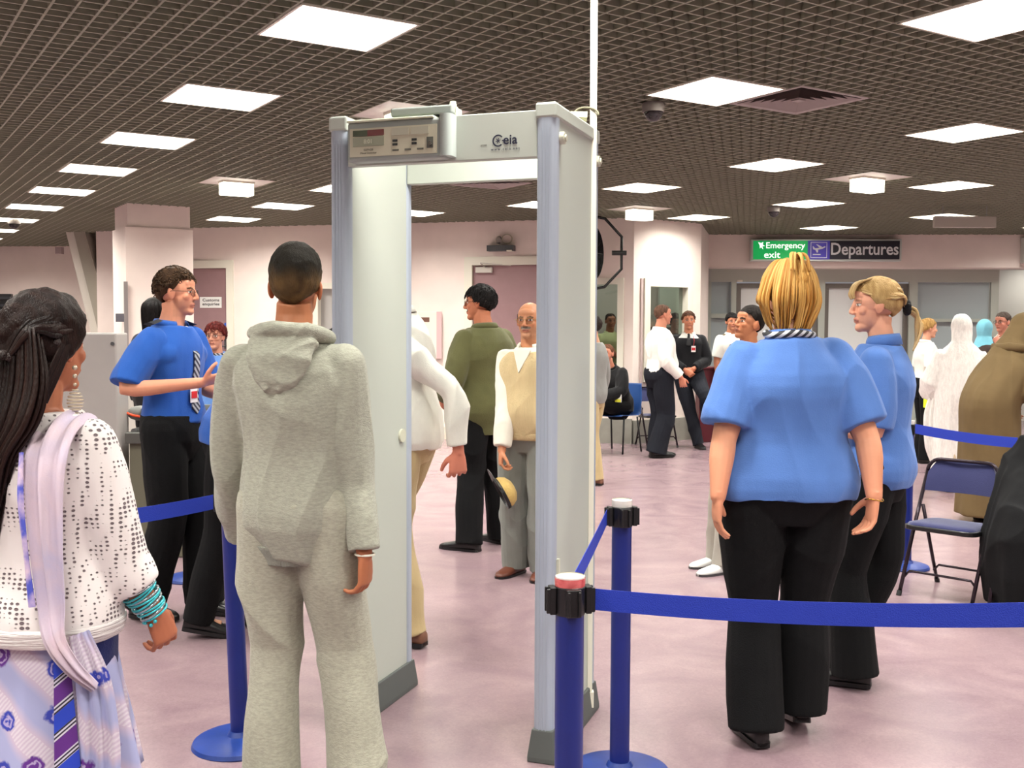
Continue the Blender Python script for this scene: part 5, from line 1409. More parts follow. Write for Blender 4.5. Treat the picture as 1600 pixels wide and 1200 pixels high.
def dressmat():
    m = bpy.data.materials.new('violet_print_chiffon'); m.use_nodes = True; nt = m.node_tree; b = nt.nodes['Principled BSDF']; N = nt.nodes.new; Lk = nt.links.new
    tc = N('ShaderNodeTexCoord')
    mp = N('ShaderNodeMapping'); mp.inputs['Rotation'].default_value = (0, -.72, 0); mp.inputs['Scale'].default_value = (1, .35, 1); Lk(tc.outputs['Object'], mp.inputs[0])
    wv = N('ShaderNodeTexWave'); wv.bands_direction = 'Z'; wv.inputs['Scale'].default_value = 2.6; wv.inputs['Distortion'].default_value = 1.2; wv.inputs['Detail Scale'].default_value = 2; Lk(mp.outputs[0], wv.inputs[0])
    cr = N('ShaderNodeValToRGB'); e = cr.color_ramp.elements; e[0].color = srgb((158, 160, 198)); e[1].color = srgb((190, 172, 192)); e[0].position = .2; e[1].position = .7; Lk(wv.outputs[1], cr.inputs[0])
    w2 = N('ShaderNodeTexWave'); w2.bands_direction = 'X'; w2.inputs['Scale'].default_value = 34; w2.inputs['Distortion'].default_value = 2; Lk(mp.outputs[0], w2.inputs[0])
    l1 = N('ShaderNodeMath'); l1.operation = 'MULTIPLY'; Lk(w2.outputs[1], l1.inputs[0]); gt = N('ShaderNodeMath'); gt.operation = 'GREATER_THAN'; gt.inputs[1].default_value = .72; Lk(wv.outputs[1], gt.inputs[0]); Lk(gt.outputs[0], l1.inputs[1])
    mxl = N('ShaderNodeMix'); mxl.data_type = 'RGBA'; Lk(l1.outputs[0], mxl.inputs[0]); Lk(cr.outputs[0], mxl.inputs[6]); mxl.inputs[7].default_value = srgb((206, 196, 206))
    # rose motifs
    mp2 = N('ShaderNodeMapping'); mp2.inputs['Scale'].default_value = (8.4, .01, 8.4); mp2.inputs['Location'].default_value = (.35, 0, .2); Lk(tc.outputs['Object'], mp2.inputs[0])
    vo = N('ShaderNodeTexVoronoi'); vo.inputs['Scale'].default_value = 1; vo.inputs['Randomness'].default_value = .45; Lk(mp2.outputs[0], vo.inputs['Vector'])
    ns = N('ShaderNodeTexNoise'); ns.inputs['Scale'].default_value = 60; Lk(tc.outputs['Object'], ns.inputs['Vector'])
    ad = N('ShaderNodeMath'); ad.operation = 'MULTIPLY_ADD'; ad.inputs[1].default_value = .14; Lk(ns.outputs['Fac'], ad.inputs[0]); Lk(vo.outputs['Distance'], ad.inputs[2])
    r = N('ShaderNodeMapRange'); r.inputs[1].default_value = .29; r.inputs[2].default_value = .33; r.inputs[3].default_value = 1; r.inputs[4].default_value = 0; Lk(ad.outputs[0], r.inputs[0])
    cc = N('ShaderNodeMix'); cc.data_type = 'RGBA'; cc.inputs[6].default_value = srgb((88, 34, 128)); cc.inputs[7].default_value = srgb((44, 56, 158))
    sp = N('ShaderNodeSeparateColor'); Lk(vo.outputs['Color'], sp.inputs[0]); g2 = N('ShaderNodeMath'); g2.operation = 'GREATER_THAN'; g2.inputs[1].default_value = .55; Lk(sp.outputs[0], g2.inputs[0]); Lk(g2.outputs[0], cc.inputs[0])
    w3 = N('ShaderNodeMath'); w3.operation = 'SINE'; m3 = N('ShaderNodeMath'); m3.operation = 'MULTIPLY'; m3.inputs[1].default_value = 60; Lk(ad.outputs[0], m3.inputs[0]); Lk(m3.outputs[0], w3.inputs[0])
    r3 = N('ShaderNodeMapRange'); r3.inputs[1].default_value = .4; r3.inputs[2].default_value = .9; r3.inputs[3].default_value = 0; r3.inputs[4].default_value = .7; Lk(w3.outputs[0], r3.inputs[0])
    c4 = N('ShaderNodeMix'); c4.data_type = 'RGBA'; Lk(r3.outputs[0], c4.inputs[0]); Lk(cc.outputs[2], c4.inputs[6]); c4.inputs[7].default_value = srgb((190, 176, 210))
    mx = N('ShaderNodeMix'); mx.data_type = 'RGBA'; Lk(r.outputs[0], mx.inputs[0]); Lk(mxl.outputs[2], mx.inputs[6]); Lk(c4.outputs[2], mx.inputs[7]); Lk(mx.outputs[2], b.inputs['Base Color'])
    b.inputs['Roughness'].default_value = .7; return m
DRM = dressmat()
f = MB(); rows = []
for k in range(14):
    z = .50+(.96-.50)*k/13; rows.append(((0, 0, z), .250-.085*(k/13)**1.1, .200-.085*(k/13)))
sections(f, rows, 72, T=p.T, wave=lambda a, t: 1+.05*(1-t)*sin(9*a+2*t)+.025*(1-t)*sin(17*a), power=2)
o = f.obj('dress', p.o, DRM, smooth=True)
def ribbed():
    m = stripes('slit_blue_ribs', (28, 58, 176), (86, 30, 120), 3.2, .8); nt = m.node_tree; N = nt.nodes.new; Lk = nt.links.new; b = nt.nodes['Principled BSDF']
    mp = [n for n in nt.nodes if n.type == 'MAPPING'][0]; base = b.inputs['Base Color'].links[0].from_socket; wv0 = [n for n in nt.nodes if n.type == 'TEX_WAVE'][0]
    w2 = N('ShaderNodeTexWave'); w2.bands_direction = 'Z'; w2.inputs['Scale'].default_value = 42; Lk(mp.outputs[0], w2.inputs[0])
    c2 = N('ShaderNodeValToRGB'); c2.color_ramp.elements[0].color = srgb((30, 26, 44)); c2.color_ramp.elements[1].color = srgb((196, 190, 206)); c2.color_ramp.elements[0].position = .4; c2.color_ramp.elements[1].position = .6; Lk(w2.outputs[1], c2.inputs[0])
    d = N('ShaderNodeMath'); d.operation = 'COMPARE'; d.inputs[1].default_value = .5; d.inputs[2].default_value = .24; Lk(wv0.outputs[1], d.inputs[0])
    mx = N('ShaderNodeMix'); mx.data_type = 'RGBA'; Lk(d.outputs[0], mx.inputs[0]); Lk(base, mx.inputs[6]); Lk(c2.outputs[0], mx.inputs[7]); Lk(mx.outputs[2], b.inputs['Base Color']); return m
# side panel in blue with dark diagonal ribs at the slit
f = MB(); vs = []; n = 16
for k in range(n+1):
    t = k/n; z = .93-.42*t; x0 = .125+.035*t; x1 = x0+.024+.032*t
    for x in (x0, x1): vs.append(p.T((x, -(.150+.055*t)*math.sqrt(max(.05, 1-(x/(.19+.085*t))**2))-.024, z)))
f.add(vs, [(2*i, 2*i+1, 2*i+3, 2*i+2) for i in range(n)])
o = f.obj('slit_panel', p.o, ribbed()); md = o.modifiers.new('t', 'SOLIDIFY'); md.thickness = .006
p.trousers(cloth('navy_silk', (30, 34, 84)), top=.95, off=.02, flare=.05, name='salwar')
p.shoes(mat('sandal_tan', (140, 90, 60), .5), l=.23, w=.04)
# dupatta: translucent-looking scarf over the right shoulder, down to the hip
f = MB(); 
def ribbon(mb, pts, wv, nrm, nn=10, amp=.008, fr=5, th=.0035, ph=0):
    ps = path(pts, 6); k = len(ps); vs = []
    W = lerp_r(wv, k); NV = lerp_v(nrm, k)
    for i, q in enumerate(ps):
        t = (ps[min(i+1, k-1)]-ps[max(0, i-1)]).normalized(); n_ = (NV[i]-t*NV[i].dot(t)).normalized(); sd = t.cross(n_)
        for sgn in (-1, 1):
            for j in range(nn+1):
                u = j/nn*2-1; vs.append(q+sd*u*W[i]+n_*(amp*sin(fr*u*2+i*.12+ph)+sgn*th/2-.25*W[i]*u*u))
    fs = []; m = nn+1; st_ = 2*m
    for i in range(k-1):
        for j in range(nn):
            a = i*st_+j; fs += [(a, a+1, a+st_+1, a+st_), (a+m, a+m+st_, a+m+st_+1, a+m+1)]
        a = i*st_; fs += [(a, a+st_, a+st_+m, a+m), (a+nn, a+nn+m, a+nn+m+st_, a+nn+st_)]
    mb.add(vs, fs)
def lerp_v(vs, n):
    vs = [Vector(v) for v in vs]; m = len(vs)-1; out = []
    for i in range(n):
        t = i/(n-1)*m; a = min(int(t), m-1); out.append(vs[a].lerp(vs[a+1], t-a))
    return out
DUP = cloth('dupatta_pale_pink', (212, 190, 200), rgb2=(190, 180, 206), vscale=5, bump=.1, distort=1)
T_ = p.T
ribbon(f, [T_((.075, .13, 1.30)), T_((.085, .05, 1.450)), T_((.095, -.06, 1.455)), T_((.115, -.155, 1.37)), T_((.125, -.175, 1.20)), T_((.14, -.175, 1.02)), T_((.165, -.190, .93)), T_((.205, -.175, .86)), T_((.235, -.13, .80))],
       [.05, .055, .058, .062, .056, .046, .030, .020, .010], [(0, 1, .3), (0, .2, 1), (0, -.4, 1), (0, -1, .3), (0, -1, 0), (0, -1, 0), (.2, -1, 0), (.3, -1, 0), (.3, -1, 0)], amp=.010, fr=4)
o = f.obj('dupatta_scarf', p.o, DUP, smooth=True)
f = MB(); ribbon(f, [T_((.072, -.175, 1.385)), T_((.082, -.195, 1.27)), T_((.095, -.195, 1.13)), T_((.108, -.195, 1.01))], [.006, .009, .006, .009], [(0, -1, .2), (0, -1, 0), (0, -1, 0), (0, -1, 0)], nn=4, amp=.002)
f.obj('scarf_border', o, mat('border_blue_violet', (74, 84, 190), .6, rgb2=(214, 190, 212), vscale=22))
# drapery at the hip
f = MB(); ribbon(f, [T_((.185, -.12, .93)), T_((.225, -.12, .80)), T_((.238, -.12, .64)), T_((.235, -.13, .50))], [.025, .042, .05, .055], [(.6, -.8, 0)]*4, amp=.012, fr=5)
f.obj('hip_drape', p.o, DRM, smooth=True)
# hair
HC1, HC2 = (40, 24, 20), (22, 13, 12)
p.hair_cap(HC1, th=.022, front=.05, side=-.035, back=-.06, noise=.004, color2=HC2, rough=.35, top=.008)
st = []
for k in range(80):                                  # crown swept to the clip
    a = rs.uniform(-1, 1); y0 = rs.uniform(-.05, .05)
    sx = math.copysign(min(.094, abs(a)*.105), a); z0 = .125*math.sqrt(max(.05, 1-a*a))
    st.append(([(sx*.8, y0, z0*.9+.012), (sx*1.0, y0*.4-.055, z0*.78), (sx*.80, -.112, .03+z0*.2), (sx*.28-.005, -.136, -.025)], .008, .004))
for k in range(170):                                 # the long fall
    a = rs.uniform(-1, 1); b = rs.uniform(0, 1); d_ = -.030-.02*b
    st.append(([(a*.072+.014, -.098-.02*b, .02+.03*b), (a*.088+.026, -.110-.03*b, -.08), (a*.082+.022, -.130-.035*b, -.17), (a*.066-.01, -.150-.03*b, -.25), (a*.05-.035, -.15-.03*b, -.33-.05*rs.rand()), (a*.035-.06, -.14-.03*b, -.40-.08*rs.rand())], .0085, .002))
for k in range(26):                                  # strands along the cheek and ear
    a = rs.uniform(0, 1); st.append(([(.075, .03-.03*a, .06), (.088, -.005-.03*a, .02), (.088, -.04-.04*a, -.05), (.080, -.08-.04*a, -.13)], .007, .003))
p.locks(st, HC1, HC2, rough=.35)
# braid across to the clip, clip with pale stones
f = MB()
for k in range(9):
    t = k/8; c = Vector((.085-.075*t, -.055-.085*t, .010-.030*t)); f.ball(p.H(c.x, c.y, c.z+.004*(-1)**k), .013, 10, 8)
f.obj('hair_braid', p.o, mat('braid_dark', HC1, .4, bump=.8, bscale=200), smooth=True)
f = MB(); f.tube([p.H(.012, -.158, -.020), p.H(-.045, -.150, -.046)], .006, 8)
for k, c in enumerate(((.0, -.164, -.035), (-.022, -.162, -.045), (-.045, -.158, -.05), (-.055, -.150, -.040))): f.ball(p.H(*c), .010-.001*k, 10, 7)
o = f.obj('hair_clip', p.o, mat('clip_silver', (176, 178, 170), .15, metal=.9), smooth=True)
f = MB(); f.ball(p.H(-.03, -.168, -.047), .008, 10, 7); f.obj('blue_stone', o, mat('clip_blue', (40, 70, 160), .15))
# chandelier earring
f = MB(); e0 = Vector((.082, .004, -.038)); w0 = p.H(*e0)
for k in range(3): f.ball(w0-Vector((0, 0, .012+.022*k)), .007-.001*k, 8, 6)
for k in range(8): f.tube([w0-Vector((.020*sin(pi*(k+1)/9)*cos(a), .020*sin(pi*(k+1)/9)*sin(a), .070+.0085*k)) for a in np.linspace(0, 2*pi, 13)], .002, 5, caps=False)
f.obj('earring', p.o, mat('earring_gold_white', (214, 200, 178), .25, metal=.5), smooth=True)
# bangles
sh, e_, w_ = p.arms['R'][:3]; ax = (w_-e_).normalized(); u_ = ax.orthogonal().normalized(); v_ = ax.cross(u_)
BT = [mat('bangle_turquoise', (70, 190, 200), .2, metal=.3), mat('bangle_silver', (190, 205, 210), .15, metal=.8)]
for k in range(11):
    f = MB(); c = w_-ax*(-.004+.0085*k); rr = .036+.0012*k; tilt = .25*sin(k*1.7)
    f.tube([c+u_*rr*cos(a)+v_*rr*sin(a)+ax*tilt*rr*cos(a)*.5 for a in np.linspace(0, 2*pi, 29)], .0032, 8, caps=False)
    f.obj('bangle', p.o, BT[k % 3 == 1], smooth=True)
f = MB()
for k in range(10): a = k*.45-1.2; f.ball(w_+ax*(.014+.006*sin(k*2))+u_*.036*cos(a)+v_*.036*sin(a), .0055, 8, 6)
f.obj('bangle_beads', p.o, BT[0], smooth=True)
GL_ = p

# --- male officer in blue shirt, left
p = Person('male officer with glasses in a royal blue shirt and striped tie, gesturing', G(262, 962)+Vector((.045, 0, 0)), radians(-108), h=1.765, g=.95, skin=(216, 148, 118), voxel=.0045, seed=5, head=(.30, .02, 0), face={'brow': (90, 62, 42), 'nose': 1.25, 'iris': (70, 60, 50), 'beard': .15, 'beardc': (150, 110, 90)})
p.arm('R', (.30, -.08, 1.16), (.16, .28, 1.20), hdir=(-.5, .75, .25), palm=(-.5, -.1, .8), curl=.7)
p.arm('L', (-.23, .02, 1.14), (-.12, .26, 1.12), hdir=(.3, .8, .1), palm=(.8, 0, .3), curl=.5)
p.leg('L', (-.09, .08, .50), (-.10, .10, .10)); p.leg('R', (.09, .02, .50), (.10, -.12, .10))
p.build_body()
p.shirt(BLUE_D, hem=.99, off=.030, sleeve=.45, amp=.012, f=8, sleeve_off=.036, voxel=.006); p.collar(BLUE_D, .04, .078)
p.trousers(BLK_T, top=1.03, off=.034, flare=.012, amp=.006); p.shoes(LEATH)
p.tie(stripes('tie_grey_stripes', (44, 46, 60), (168, 170, 176), 14, .8), l=.42)
f = MB()
for sg in (-1, 1): f.tube([p.T((sg*.10, -.012, 1.496)), p.T((sg*.175, -.012, 1.478))], [.03, .034], 4, flat=.28, up=(0, 1, 0))
f.obj('epaulette', p.o, mat('epaulette_black', (24, 26, 32), .6)); 
p.hair_cap((78, 56, 38), th=.012, front=.062, side=.0, back=-.055, top=.008, noise=.003, color2=(52, 36, 24), fade=.3); p.tufts(420, (84, 60, 40), (48, 34, 22), ln=.024, out=.007, top=.006, comb=(0, .5, .4))
p.glasses()
def badge(p, x=0, z=1.10, off=.04, red=(196, 30, 40), rows=.03, y=None):
    yy = p.torso_rows(z, z+.001, rows)[0]; yy = yy[0][1]+yy[2]+.01 if y is None else y
    M_ = Matrix.Translation(p.T((x, yy, z)))
    f = MB(); c = p.T((x, yy, z)); f.box(c, (.055, .004, .078), M=Euler((-p.bx, 0, p.tw)).to_matrix()); o = f.obj('id_badge', p.o, mat('badge_white', (235, 230, 228), .4))
    f = MB(); c2 = p.T((x, yy+.003, z-.0)); f.box(c2, (.045, .003, .034), M=Euler((-p.bx, 0, p.tw)).to_matrix()); f.obj('badge_photo', o, mat('badge_red_%d' % red[0], red, .5)); return o
badge(p, .02, 1.13)
# --- bending officer
p = Person('officer in blue shirt and black trousers bending forward behind the boy in grey', G(330, 985)+Vector((.11, .0, 0)), radians(-80), h=1.74, g=1.05, voxel=.006, seed=6, bend=(1.0, 0), bend_z=1.0, head=(0, -.35, 0), female=False, skin=(205, 150, 120))
p.arm('R', p.T((.22, .08, 1.12)), p.T((.18, .24, .98))); p.arm('L', p.T((-.22, .08, 1.12)), p.T((-.18, .24, .98)))
p.leg('L', (-.09, .06, .50), (-.09, .05, .10)); p.leg('R', (.09, -.05, .52), (.09, -.16, .12), (0, 1, 0), fpitch=.2)
p.build_body(); p.shirt(BLUE_D, hem=.93, off=.03, sleeve=.45, amp=.010, sleeve_off=.03, voxel=.008); p.trousers(BLK_T, top=1.0, off=.02, amp=.006); p.shoes(LEATH)
p.hair_cap((30, 24, 22), th=.012)
# ================================================================ PEOPLE: THE REST OF THE HALL
WHS = cloth('white_shirt_cotton', (236, 234, 226), bump=.12); WHS2 = cloth('cream_linen_shirt', (236, 234, 222), bump=.2)
NAVY = cloth('navy_black_trousers', (26, 28, 36), sheen=0)
def at(px, Y): d = ray(px, 520); return Vector((d.x*Y/d.y, Y, 0))
# man in white shirt walking through the gate
p = Person('man in loose white shirt and khaki trousers walking, half hidden by the scanner panel', at(640, 5.0), radians(66), h=1.84, g=.90, skin=(206, 132, 108), voxel=.0045, seed=21, bend=(.16, 0), head=(0, .1, 0))
p.arm('L', p.L(712, 612, 4.86), p.L(716, 706, 4.86), hdir=(.05, .02, -1), curl=.8, palm=(.7, .6, 0)); p.arm('R', (.22, .06, 1.14), (.20, .25, .98))
p.leg('L', (-.09, .02, .52), (-.10, -.06, .10)); p.leg('R', (.09, .16, .52), (.10, .16, .10)); p.build_body()
p.shirt(WHS2, hem=.86, off=.026, sleeve=.95, amp=.014, flare=.02, sleeve_off=.014, cuffw=1.4); p.collar(WHS2)
p.trousers(cloth('khaki_cotton', (186, 164, 122)), top=.93, off=.014, k=1.05, flare=.01, amp=.012); p.shoes(mat('tan_shoe', (120, 80, 60), .5)); p.hair_cap((40, 30, 26))
# olive jacket
p = Person('man with dark hair and moustache in an olive green jacket looking left', at(758, 7.15), radians(42), h=1.76, g=1.08, skin=(196, 124, 92), voxel=.0045, seed=22, head=(.62, 0, 0), bend=(.04, 0),
           face={'mustache': (34, 28, 26), 'brow': (26, 22, 20), 'nose': 1.5})
p.arm('L', (-.27, .0, 1.12), (-.19, .20, 1.0), curl=.5); p.arm('R', (.26, -.02, 1.12), (.20, .18, 1.0)); p.leg('L', (-.10, .02, .50), (-.17, -.04, .09), (-.4, 1, 0)); p.leg('R', (.11, .02, .50), (.16, .0, .09), (0, 1, 0)); p.build_body()
OLV = cloth('olive_tweed', (92, 92, 58), var=.08, bump=.3)
p.shirt(OLV, hem=.76, off=.040, sleeve=.93, amp=.009, f=6, flare=.012, sleeve_off=.030, name='jacket'); p.collar(OLV, .038, .080)
p.trousers(BLK_T, top=1.0, off=.026, flare=.014, amp=.01); p.shoes(LEATH, l=.30)
p.hair_cap((36, 32, 32), th=.014, front=.05, side=-.02, back=-.055, noise=.002, color2=(26, 24, 24)); p.tufts(420, (40, 38, 38), (24, 22, 22), ln=.035, out=.006, front=.05, side=0, th=.012, comb=(0, .2, -.6)); p.glasses((50, 44, 40))
# beige vest
p = Person('older bald man in a beige knitted vest and grey trousers holding a cap', at(828, 6.30), radians(153), h=1.63, g=1.12, skin=(196, 134, 98), voxel=.0045, seed=23, belly=.05, head=(.15, .02, 0), face={'mustache': (120, 108, 96), 'brow': (90, 74, 62), 'beard': .25, 'beardc': (150, 130, 112)})
p.arm('R', p.L(790, 640, 6.22), p.L(784, 704, 6.15), hdir=(.02, .15, -1), palm=(-.8, -.5, 0), curl=.8); p.arm('L', (-.25, .02, 1.12), (-.22, .10, .90)); p.stdlegs(.10); p.build_body()
p.shirt(cloth('cream_shirt', (226, 220, 206), bump=.12), hem=1.0, off=.016, sleeve=.95, amp=.008, sleeve_off=.022, cuffw=.8); p.collar(cloth('cream_shirt'), .035, .076)
VST = cloth('beige_rib_knit', (198, 176, 134), bump=.5, bscale=70, stretch=(3, 3, .15))
p.shirt(VST, hem=.90, off=.034, sleeve=0, amp=.006, name='knitted_vest', top=1.44, sleeve_off=.012)
f = MB(); sections(f, [(c, rx, ry) for c, rx, ry in p.torso_rows(.885, .93, .040)], 36, T=p.T); me = remesh(f, .006, 2); link(me, 'vest_waistband', p.o, VST)
p.trousers(cloth('grey_flannel', (128, 130, 124)), top=1.0, off=.03, flare=.012, amp=.012); p.shoes(mat('brown_leather', (96, 52, 38), .3), l=.28)
p.hair_cap((186, 180, 172), th=.006, front=.02, side=.006, back=-.05, noise=.002, top=-.02, fade=1.0); p.glasses((150, 130, 80), .019)
for c in p.o.children:
    if c.name.startswith('hair'):       # bald crown: keep only the fringe round the back
        bm = bmesh.new(); bm.from_mesh(c.data); inv = p.HEAD.inverted()
        kill = [v for v in bm.verts if (lambda q: q.z > .045 or q.y > .035)(inv @ v.co)]
        bmesh.ops.delete(bm, geom=kill, context='VERTS'); bm.to_mesh(c.data); bm.free()
y0 = p.torso_rows(1.4, 1.41, .038)[0]; yy = y0[0][1]+y0[2]; f = MB(); f.add([p.T(v) for v in ((-.06, yy*.85, 1.45), (.06, yy*.85, 1.45), (0, yy+.03, 1.31))], [(0, 1, 2)]); o = f.obj('shirt_front', p.o, cloth('cream_shirt')); md = o.modifiers.new('t', 'SOLIDIFY'); md.thickness = .008
# his cap: straw crown, black band and peak
q = D(786, 770, 6.12); r = empty('peaked_cap', q, .5, 'straw coloured peaked cap held by the man in the beige vest', 'cap'); r.rotation_euler = (0, radians(62), .2)
f = MB(); f.lathe([(0, .075), (.04, .07), (.075, .05), (.092, .02), (.094, 0)], n=28); f.obj('crown', r, cloth('straw_weave', (190, 160, 96), bump=.6, bscale=90), smooth=True)
f = MB(); f.lathe([(.094, .004), (.098, 0), (.098, -.016), (.092, -.018), (.088, 0)], n=28); f.obj('hat_band', r, BLACK)
f = MB(); n = 12; vs = []
for i in range(n+1):
    a = radians(115+130*i/n); vs += [(.094*cos(a), .094*sin(a), -.004), (.165*cos(a)*(1 if abs(a-pi) < .8 else .93), .12*sin(a), -.012)]
f.add(vs, [(2*i, 2*i+1, 2*i+3, 2*i+2) for i in range(n)]); o = f.obj('peak', r, mat('peak_dark', (60, 62, 60), .4)); md = o.modifiers.new('t', 'SOLIDIFY'); md.thickness = .003
# red-haired woman
p = Person('short woman with cropped red hair and glasses wearing a striped neck scarf', at(338, 7.95), radians(176), h=1.505, g=1.08, skin=(222, 158, 132), voxel=.005, female=True, seed=24, head=(-.05, 0, 0), face={'brow': (110, 60, 50)})
p.stdarms(); p.stdlegs(); p.build_body(); LB = cloth('light_blue_blouse', (104, 146, 214))
p.shirt(LB, hem=.88, off=.028, sleeve=.42, sleeve_off=.03); p.collar(LB, .04, .07); p.trousers(BLK_T, top=1.0); p.shoes(LEATH)
p.tie(sc_m, l=.30, w=.05, name='neck_scarf'); f = MB(); f.tube([p.T((.076*cos(a), -.012+.076*sin(a), 1.478)) for a in np.linspace(0, 2*pi, 25)], .014, 8, caps=False); f.obj('scarf_loop', p.o, sc_m, smooth=True)
p.hair_cap((112, 38, 34), th=.014, front=.052, side=-.005, back=-.05, noise=.003, color2=(76, 26, 26)); p.tufts(420, (124, 42, 36), (80, 28, 26), ln=.03, out=.01, front=.045, side=.0, comb=(0, .5, -.5)); p.glasses((90, 60, 56))
# black-haired person
p = Person('person with shoulder-length black hair and a black jacket, seen from behind the male officer', at(241, 8.75), radians(-25), h=1.70, g=1.08, skin=(196, 140, 110), voxel=.006, female=True, seed=25)
p.stdarms(); p.stdlegs(); p.build_body(); p.shirt(cloth('black_jacket', (24, 24, 26)), hem=.84, off=.034, sleeve=.95, name='jacket'); p.trousers(BLK_T); p.shoes(LEATH)
p.hair_cap((20, 16, 16), th=.02, front=.05, side=-.04, back=-.07, noise=.002, rough=.35); st = []
for k in range(110):
    ph = radians(rs.uniform(-120, 120)); sx, cy = sin(ph), -cos(ph)
    st.append(([(sx*.03, cy*.03-.01, .125), (sx*.085, cy*.10-.012, .07), (sx*.096, cy*.112-.01, -.02), (sx*.092, cy*.108-.01, -.10), (sx*.088, cy*.105-.01, -.165)], .009, .004))
p.locks(st, (24, 18, 18), (12, 10, 10), rough=.35)
# teenage boy behind the blonde officer
p = Person('teenage boy with cropped dark hair and white trainers behind the blonde officer', at(1166, 6.55)+Vector((0, 0, 0)), radians(118), h=1.615, g=.80, skin=(190, 124, 88), voxel=.0045, seed=26, head=(-.12, -.18, .0), bend=(0, -.04), face={'brow': (30, 22, 20), 'scalp': (50, 36, 30), 'scalpa': 1.2})
p.stdarms(); p.leg('R', (.09, .12, .50), (.10, .13, .09), (.1, 1, 0)); p.leg('L', (-.06, .16, .50), (-.08, .22, .09), (0, 1, 0)); p.build_body(); p.shirt(cloth('pale_grey_top', (170, 168, 160)), hem=.85, off=.028, sleeve=.95)
p.trousers(cloth('stone_grey_trousers', (166, 160, 150)), off=.024, flare=.01); p.shoes(mat('trainer_white'), mat('trainer_sole', (60, 56, 58), .6), l=.30)
p.hair_cap((34, 28, 26), th=.003, front=.056, side=.012, back=-.05, top=.010, noise=.0015, color2=(24, 20, 18), fade=.4)
# striding officer
p = Person('balding officer in long-sleeved white shirt and dark trousers striding past the chair', at(1031, 12.25), radians(-78), h=1.755, g=1.16, skin=(206, 138, 112), voxel=.006, seed=27, belly=.05, bend=(.03, 0), face={'brow': (90, 70, 60), 'nose': 1.2})
p.arm('R', (.24, -.02, 1.12), (.22, .18, .92), hdir=(0, .3, -1), palm=(-.9, .3, 0), curl=.7); p.arm('L', (-.24, .0, 1.12), (-.2, .1, .90)); p.leg('R', (.08, .06, .50), (.09, -.06, .10)); p.leg('L', (-.08, .04, .50), (-.09, .02, .09)); p.build_body()
p.shirt(WHS, hem=.98, off=.034, sleeve=.95, amp=.012, sleeve_off=.03); p.collar(WHS, .03, .078); p.trousers(NAVY, top=1.02, off=.040, flare=.02, amp=.012); p.shoes(LEATH, l=.30, w=.05)
p.hair_cap((86, 62, 50), th=.008, front=.07, side=.0, back=-.05, top=-.006, noise=.002, fade=.8, color2=(120, 90, 74)); 
f = MB(); f.tube([p.T((.10, -.012, 1.462)), p.T((.17, -.012, 1.440))], [.03, .034], 4, flat=.28, up=(0, 1, 0)); f.obj('epaulette', p.o, mat('epaulette_black'))
# man leaning at the wall
W4n = (W4b-W3b).normalized(); w4 = Vector((W4n.y, -W4n.x, 0))
p = Person('man in black sweater with a red pass, leaning on the wall', at(1076, 13.35), radians(172), h=1.69, g=1.02, skin=(206, 138, 106), voxel=.006, seed=28, head=(.1, .0, .05), bend=(-.02, 0), face={'beard': .4, 'beardc': (170, 110, 80), 'brow': (110, 70, 46)})
p.arm('R', (.25, .02, 1.12), (.03, .22, 1.0), hdir=(-.7, .1, -.6), palm=(0, -1, 0), curl=.9); p.arm('L', (-.25, .02, 1.12), (-.06, .20, 1.02), hdir=(.7, .15, -.6), palm=(0, -1, 0), curl=.7)
p.leg('R', (-.02, .13, .50), (-.14, .20, .09), (-.3, 1, 0)); p.leg('L', (-.22, .34, .66), (-.24, .0, .42), (0, 1, -.1), fpitch=-.3); p.build_body()
p.shirt(WHS, hem=1.1, off=.012, sleeve=0); p.collar(WHS, .032, .075)
p.shirt(cloth('black_wool_sweater', (20, 20, 24), bump=.3), hem=.92, off=.030, sleeve=.95, sleeve_off=.026, name='sweater', top=1.41); p.tie(mat('tie_black', (14, 14, 18), .5), l=.14, yoff=.014)
f = MB(); y0 = p.torso_rows(1.4, 1.41, .03)[0]; yy = y0[0][1]+y0[2]
f.add([p.T(v) for v in ((-.05, yy*.55, 1.462), (.05, yy*.55, 1.462), (0, yy+.008, 1.33))], [(0, 1, 2)]); o = f.obj('shirt_front', p.o, WHS); md = o.modifiers.new('t', 'SOLIDIFY'); md.thickness = .008
p.trousers(NAVY, top=1.0, off=.022, amp=.01); p.shoes(LEATH, l=.28); badge(p, -.06, 1.27, rows=.036)
f = MB(); f.tube([p.T((-.05, .05, 1.46)), p.T((-.07, .135, 1.38)), p.T((-.06, .15, 1.31))], .003, 6); f.obj('lanyard', p.o, mat('lanyard_red', (180, 30, 40), .5))
p.hair_cap((90, 58, 40), th=.012, front=.055, side=.0, back=-.05, noise=.003); p.tufts(200, (96, 62, 42), (60, 40, 28), ln=.022, out=.01)
